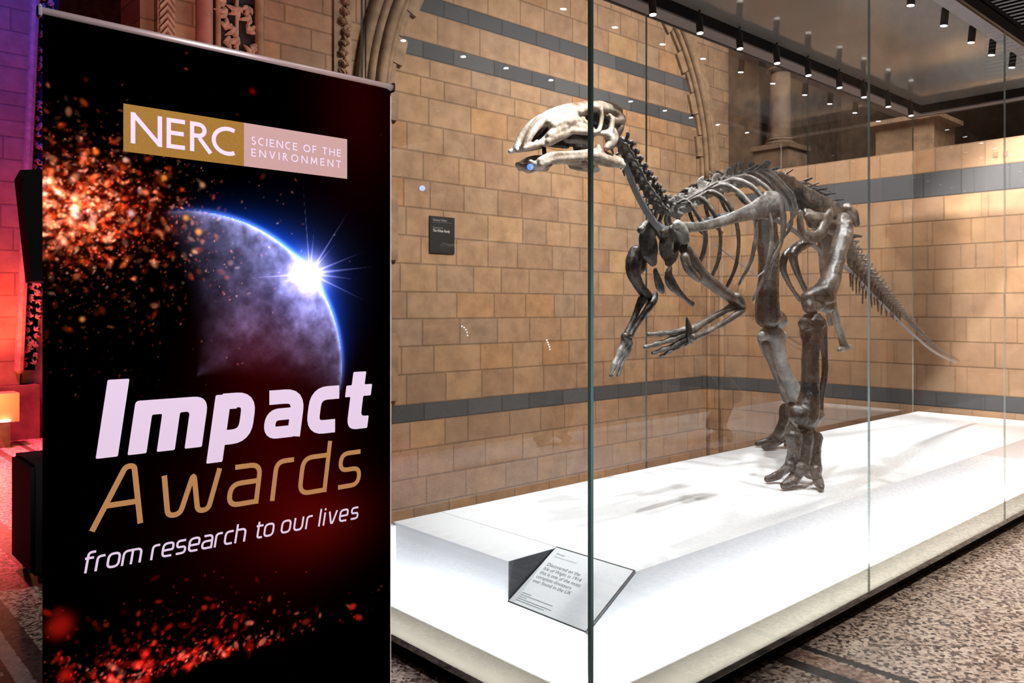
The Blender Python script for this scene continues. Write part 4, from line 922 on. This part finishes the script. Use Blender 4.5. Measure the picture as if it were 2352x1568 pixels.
# --- shoulder girdle and forelimbs
bone_part('shoulder_blade', [([(1552, 520, 12), (1580, 522, 12), (1615, 519, 11), (1650, 511, 12), (1690, 498, 14), (1725, 486, 19), (1757, 474, 26), (1778, 466, 26)], 2.27, FY), ([(1760, 450, 12), (1785, 455, 14), (1790, 480, 14), (1775, 496, 10)], 2.27, FY), ([(1556, 512, 9), (1565, 530, 14), (1572, 550, 12)], 2.27)], M['bone_pale'], .006, .007, 2, 'pale grey shoulder blade')
bone_part('coracoid', [([(1568, 540, 15), (1556, 556, 16), (1548, 575, 10)], 2.32, FY), ([(1545, 525, 10), (1552, 545, 14)], 2.32)], M['bone_mid'])
bone_part('coracoid', [([(1532, 540, 16), (1536, 565, 23), (1538, 590, 19), (1536, 604, 10)], 2.42, {'flat': ((.6, .8, 0), .35)}), ([(1522, 532, 8), (1548, 540, 10)], 2.42)], M['bone_dark'])
bone_part('coracoid', [([(1485, 522, 13), (1487, 550, 20), (1492, 580, 20), (1500, 603, 10)], 2.72, {'flat': ((.6, .8, 0), .35)}), ([(1472, 528, 9), (1490, 512, 8), (1500, 540, 8)], 2.72)], M['bone_dark'])
bone_part('breast_plate', [([(1505, 618, 5), (1510, 640, 9), (1517, 660, 10), (1522, 670, 6)], 2.62, {'flat': ((.6, .8, 0), .35)})], M['bone_dark'])
bone_part('breast_plate', [([(1540, 612, 5), (1535, 632, 10), (1545, 655, 12), (1560, 672, 8), (1580, 690, 5), (1590, 698, 7)], 2.48, {'flat': ((.6, .8, 0), .4)})], M['bone_dark'])
bone_part('upper_arm_bone', [([(1574, 572, 13), (1588, 596, 15), (1610, 628, 14), (1640, 655, 13), (1672, 678, 13), (1697, 692, 14)], 2.28), ([(1572, 590, 10), (1582, 618, 10), (1606, 642, 7)], 2.27), ([(1692, 682, 11), (1702, 698, 11)], 2.25)], M['bone_mid'])
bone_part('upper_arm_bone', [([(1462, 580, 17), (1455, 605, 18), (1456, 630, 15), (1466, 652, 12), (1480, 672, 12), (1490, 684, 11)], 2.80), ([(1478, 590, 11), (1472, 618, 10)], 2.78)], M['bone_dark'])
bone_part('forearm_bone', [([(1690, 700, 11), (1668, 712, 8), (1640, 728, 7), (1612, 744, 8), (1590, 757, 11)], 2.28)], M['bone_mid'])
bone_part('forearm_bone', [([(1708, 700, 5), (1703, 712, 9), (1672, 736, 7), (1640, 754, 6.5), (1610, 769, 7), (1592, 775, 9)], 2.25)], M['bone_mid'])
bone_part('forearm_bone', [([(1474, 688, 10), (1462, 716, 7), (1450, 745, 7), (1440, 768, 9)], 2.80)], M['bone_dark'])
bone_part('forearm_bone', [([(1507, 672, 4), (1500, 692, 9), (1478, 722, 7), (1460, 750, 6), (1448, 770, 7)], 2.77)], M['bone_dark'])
wr0 = bone_part('wrist_bones', [([(1590, 758, 10), (1583, 768, 11), (1586, 780, 9)], 2.28), ([(1584, 768, 8), (1581, 748, 6), (1577, 728, 2)], 2.27)], M['bone_dark'])
wr1 = bone_part('wrist_bones', [([(1436, 772, 10), (1442, 780, 10), (1446, 786, 7)], 2.79)], M['bone_dark'])
def finger(pts, Y, mat, par):
    bm = bmesh.new(); full = []
    for (a, b) in zip(pts, pts[1:]):
        k_ = 1.22; a = (a[0], a[1], a[2]*k_); b = (b[0], b[1], b[2]*k_)
        pr = [(a[0], a[1], a[2]*1.12), ((a[0]+b[0])/2, (a[1]+b[1])/2, (a[2]+b[2])*.40), (b[0], b[1], b[2]*1.12)]; stroke(bm, pr, Y, 8, 3)
    o = obj('finger_bones', bm, mat, par); organic(o, .0035, .002, 1); return o
for pts in ([(1572, 757, 6), (1545, 764, 5.5), (1518, 766, 5), (1490, 768, 4)], [(1574, 766, 6), (1540, 780, 5.5), (1508, 790, 5), (1482, 797, 4)], [(1577, 774, 6), (1548, 793, 5), (1522, 803, 4.5), (1500, 811, 3.5)], [(1580, 780, 5), (1556, 797, 4.5), (1536, 808, 4), (1518, 818, 3)], [(1586, 784, 5), (1572, 790, 4.5), (1560, 793, 3)]): finger(pts, 2.30, M['bone_pale'], wr0)
for pts in ([(1434, 782, 6), (1424, 806, 6), (1411, 836, 5), (1403, 862, 3)], [(1440, 788, 6), (1430, 812, 5.5), (1418, 840, 4.5), (1408, 862, 3)], [(1446, 790, 5), (1436, 815, 5), (1427, 842, 4), (1420, 862, 3)], [(1450, 788, 4), (1444, 806, 4), (1440, 820, 3)]): finger(pts, 2.80, M['bone_pale'], wr1)
# --- hips
bone_part('hip_blade', [([(1788, 402, 8), (1815, 415, 10), (1848, 436, 11), (1885, 458, 12), (1922, 478, 13), (1950, 492, 13), (1958, 508, 11)], 2.42, FY), ([(1846, 448, 11), (1885, 472, 18), (1922, 496, 19), (1948, 512, 15)], 2.42, FY), ([(1832, 440, 14), (1875, 468, 22), (1928, 505, 22)], 2.44, FY), ([(1838, 462, 17), (1878, 488, 22), (1935, 520, 18)], 2.45, FY), ([(1862, 505, 18), (1905, 528, 18)], 2.45, FY)], M['bone_dark'], .006, .010)
bone_part('hip_socket', [([(1905, 492, 14), (1896, 515, 16), (1885, 535, 15), (1868, 545, 13), (1850, 540, 12)], 2.39, FY), ([(1838, 490, 10), (1838, 512, 12), (1842, 532, 12), (1852, 548, 10)], 2.39, FY), ([(1852, 500, 9), (1880, 498, 10), (1905, 500, 10)], 2.40, FY), ([(1850, 490, 12), (1900, 515, 19), (1940, 532, 15)], 2.42, FY), ([(1945, 478, 11), (1962, 494, 10), (1968, 514, 7)], 2.40)], M['bone_mid'], .006, .010)
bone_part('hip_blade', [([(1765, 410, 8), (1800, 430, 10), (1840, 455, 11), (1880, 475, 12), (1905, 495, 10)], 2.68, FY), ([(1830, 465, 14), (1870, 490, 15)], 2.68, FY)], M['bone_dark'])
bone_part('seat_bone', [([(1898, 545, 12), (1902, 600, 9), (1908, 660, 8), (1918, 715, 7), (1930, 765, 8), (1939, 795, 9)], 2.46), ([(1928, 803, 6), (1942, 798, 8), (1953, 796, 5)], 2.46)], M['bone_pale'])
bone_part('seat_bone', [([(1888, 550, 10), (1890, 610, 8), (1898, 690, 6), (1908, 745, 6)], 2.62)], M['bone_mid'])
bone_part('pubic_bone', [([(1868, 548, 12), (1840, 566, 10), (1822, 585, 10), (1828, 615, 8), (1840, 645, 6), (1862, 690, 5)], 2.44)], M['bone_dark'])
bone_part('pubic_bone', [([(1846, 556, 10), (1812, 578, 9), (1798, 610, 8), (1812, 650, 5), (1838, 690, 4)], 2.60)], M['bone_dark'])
# --- hind legs
bone_part('thigh_bone', [([(1938, 503, 15, 2.36), (1938, 535, 19, 2.30), (1926, 575, 19, 2.28), (1915, 615, 19, 2.26), (1904, 650, 22, 2.25), (1888, 680, 26, 2.24)], 2.26), ([(1905, 520, 13, 2.44), (1925, 520, 14, 2.36)], 2.4), ([(1854, 690, 14, 2.24), (1858, 706, 13, 2.22)], 2.24), ([(1852, 684, 13, 2.24), (1878, 676, 18, 2.24), (1904, 682, 16, 2.24)], 2.24), ([(1866, 704, 13, 2.22), (1882, 700, 12, 2.24), (1902, 704, 15, 2.22)], 2.24), ([(1948, 512, 9, 2.28), (1950, 540, 9, 2.28), (1940, 570, 8, 2.28)], 2.28)], M['bone_mid'], .007, .013)
bone_part('shin_bone', [([(1866, 744, 28, 2.23), (1866, 762, 26, 2.23), (1863, 800, 19, 2.22), (1861, 850, 18.5, 2.22), (1860, 895, 20, 2.22), (1856, 930, 25, 2.22), (1850, 955, 26, 2.22)], 2.22), ([(1848, 742, 14), (1886, 742, 13)], 2.23), ([(1832, 952, 21), (1852, 964, 22), (1874, 952, 19)], 2.22)], M['bone_dark'], .007, .014)
bone_part('calf_bone', [([(1888, 744, 11), (1889, 775, 11), (1894, 815, 7), (1894, 860, 7), (1886, 910, 7), (1882, 950, 9)], 2.20)], M['bone_dark'])
bone_part('ankle_bone', [([(1838, 984, 7), (1850, 988, 9), (1866, 986, 7)], 2.22)], M['bone_dark'])
def ztube(bm, pts, dr=1.18):
    out = []
    for p in pts:
        q = PZ(p[0], p[1], p[3]); r = p[2]*per_px(p[0], q.y)*dr; out.append((q.x, q.y, max(q.z, PZT+r+.004), r))
    tube(bm, out, 10, 4)
ft0 = bone_part('foot_bones', [([(1823, 1002, 18), (1824, 1035, 14), (1818, 1066, 14, 2.25)], 2.22), ([(1848, 1000, 19), (1846, 1035, 18), (1840, 1074, 17)], 2.22), ([(1872, 1004, 16), (1868, 1040, 15), (1872, 1078, 14, 2.19)], 2.21)], M['bone_dark'], .006, .012)
ZT = PZT
for pts in ([(1815, 1068, 11, .66), (1797, 1084, 8, .60), (1784, 1092, 9, .575), (1762, 1100, 7, .560)], [(1838, 1074, 14, .645), (1828, 1092, 12, .60), (1817, 1106, 12, .575), (1800, 1117, 8, .556)], [(1872, 1078, 11, .64), (1876, 1096, 10, .595), (1881, 1108, 10, .57), (1886, 1121, 6, .556)], [(1848, 1080, 9, .63), (1858, 1090, 8, .585), (1866, 1096, 5, .56)]):
    bm = bmesh.new(); ztube(bm, pts); o = obj('toe_bones', bm, M['bone_dark'], ft0); organic(o, .0055, .006, 1)
bone_part('thigh_bone', [([(1758, 500, 22, 2.70), (1762, 545, 23, 2.74), (1766, 600, 22, 2.80), (1764, 660, 22, 2.84), (1762, 700, 25, 2.85), (1764, 730, 26, 2.85)], 2.84), ([(1770, 728, 22, 2.86), (1788, 735, 20, 2.88)], 2.86)], M['bone_dark'], .007, .014)
bone_part('shin_bone', [([(1772, 776, 30, 2.86), (1776, 796, 27, 2.86), (1790, 830, 19, 2.87), (1806, 868, 17, 2.88), (1822, 900, 19, 2.89), (1830, 920, 21, 2.9)], 2.88), ([(1752, 772, 11, 2.84), (1798, 772, 11, 2.90)], 2.86)], M['bone_light'], .007, .008, 2, 'light grey shin bone')
bone_part('calf_bone', [([(1758, 790, 9), (1768, 825, 7), (1782, 862, 6), (1796, 895, 7), (1806, 918, 8)], 2.83)], M['bone_mid'])
ft1 = bone_part('foot_bones', [([(1818, 936, 15), (1812, 962, 12), (1800, 992, 13)], 2.90), ([(1804, 938, 13), (1800, 965, 11), (1788, 996, 11)], 2.88), ([(1830, 940, 12), (1826, 970, 10), (1818, 1000, 10)], 2.87)], M['bone_dark'], .006, .012)
for pts in ([(1788, 996, 10, .64), (1772, 1008, 8, .59), (1758, 1014, 7, .57), (1738, 1019, 5, .557)], [(1800, 1000, 11, .62), (1786, 1012, 9, .585), (1774, 1021, 8, .57), (1756, 1028, 6, .556)], [(1818, 1002, 9, .61), (1812, 1014, 8, .58), (1806, 1022, 5, .56)]):
    bm = bmesh.new(); ztube(bm, pts); o = obj('toe_bones', bm, M['bone_dark'], ft1); organic(o, .0055, .006, 1)
# --- chevrons below the tail
for k, (p, L_) in enumerate(CAUD[1:19]):
    bm = bmesh.new(); ln = .22*(1-k/24)*random.uniform(.75, 1.1); t = Vector((random.uniform(-.14, .16), random.uniform(-.08, .08), -1)).normalized()
    for sd in (-1, 1): tube(bm, [(p.x, p.y+sd*.014, p.z-L_*.45, .008), (*(Vector((p.x, p.y+sd*.004, p.z))+t*(L_*.45+ln*.45)), .008)], 6, 2)
    tube(bm, [(*(p+t*(L_*.45+ln*.4)), .011), (*(p+t*(L_*.45+ln*.75)), .012), (*(p+t*(L_*.45+ln)), .008)], 6, 2, ((0, 1, 0), .5)); obj('chevron_bone', bm, M['bone_dark'], sk, True)
# --- steel armature
bm = bmesh.new()
pp = [P(px, py, YC) for px, py in ((1434, 366), (1452, 420), (1472, 462), (1495, 500), (1520, 525), (1560, 530), (1640, 505), (1720, 490), (1790, 508), (1850, 550), (1905, 590), (1950, 620), (2000, 672), (2050, 722), (2100, 770), (2150, 810), (2196, 831))]
tube(bm, [(p_.x, p_.y, p_.z, (.024 if i < 8 else .018) if i < 13 else .013) for i, p_ in enumerate(pp)], 4, 4, ((0, 1, 0), .6), caps=False)
obj('steel_armature', bm, M['steel'], sk)['label'] = 'grey steel support bar'
for a, b in (((1790, 560), (1765, 640)), ((1640, 560), (1740, 636)), ((1740, 636), (1790, 590))):
    bm = bmesh.new(); tube(bm, [(*P(*a, YC), .004), (*P(*b, YC+.1), .004)], 6, 1); obj('support_wire', bm, M['steel'], sk)
for pl in (((1868, 735), 2.235), ((1768, 752), 2.86)):
    bm = bmesh.new(); q = P(*pl[0], pl[1]); lathe(bm, [(.02, -.08), (.02, .07)], q, 10); obj('knee_pin', bm, M['black'], sk)
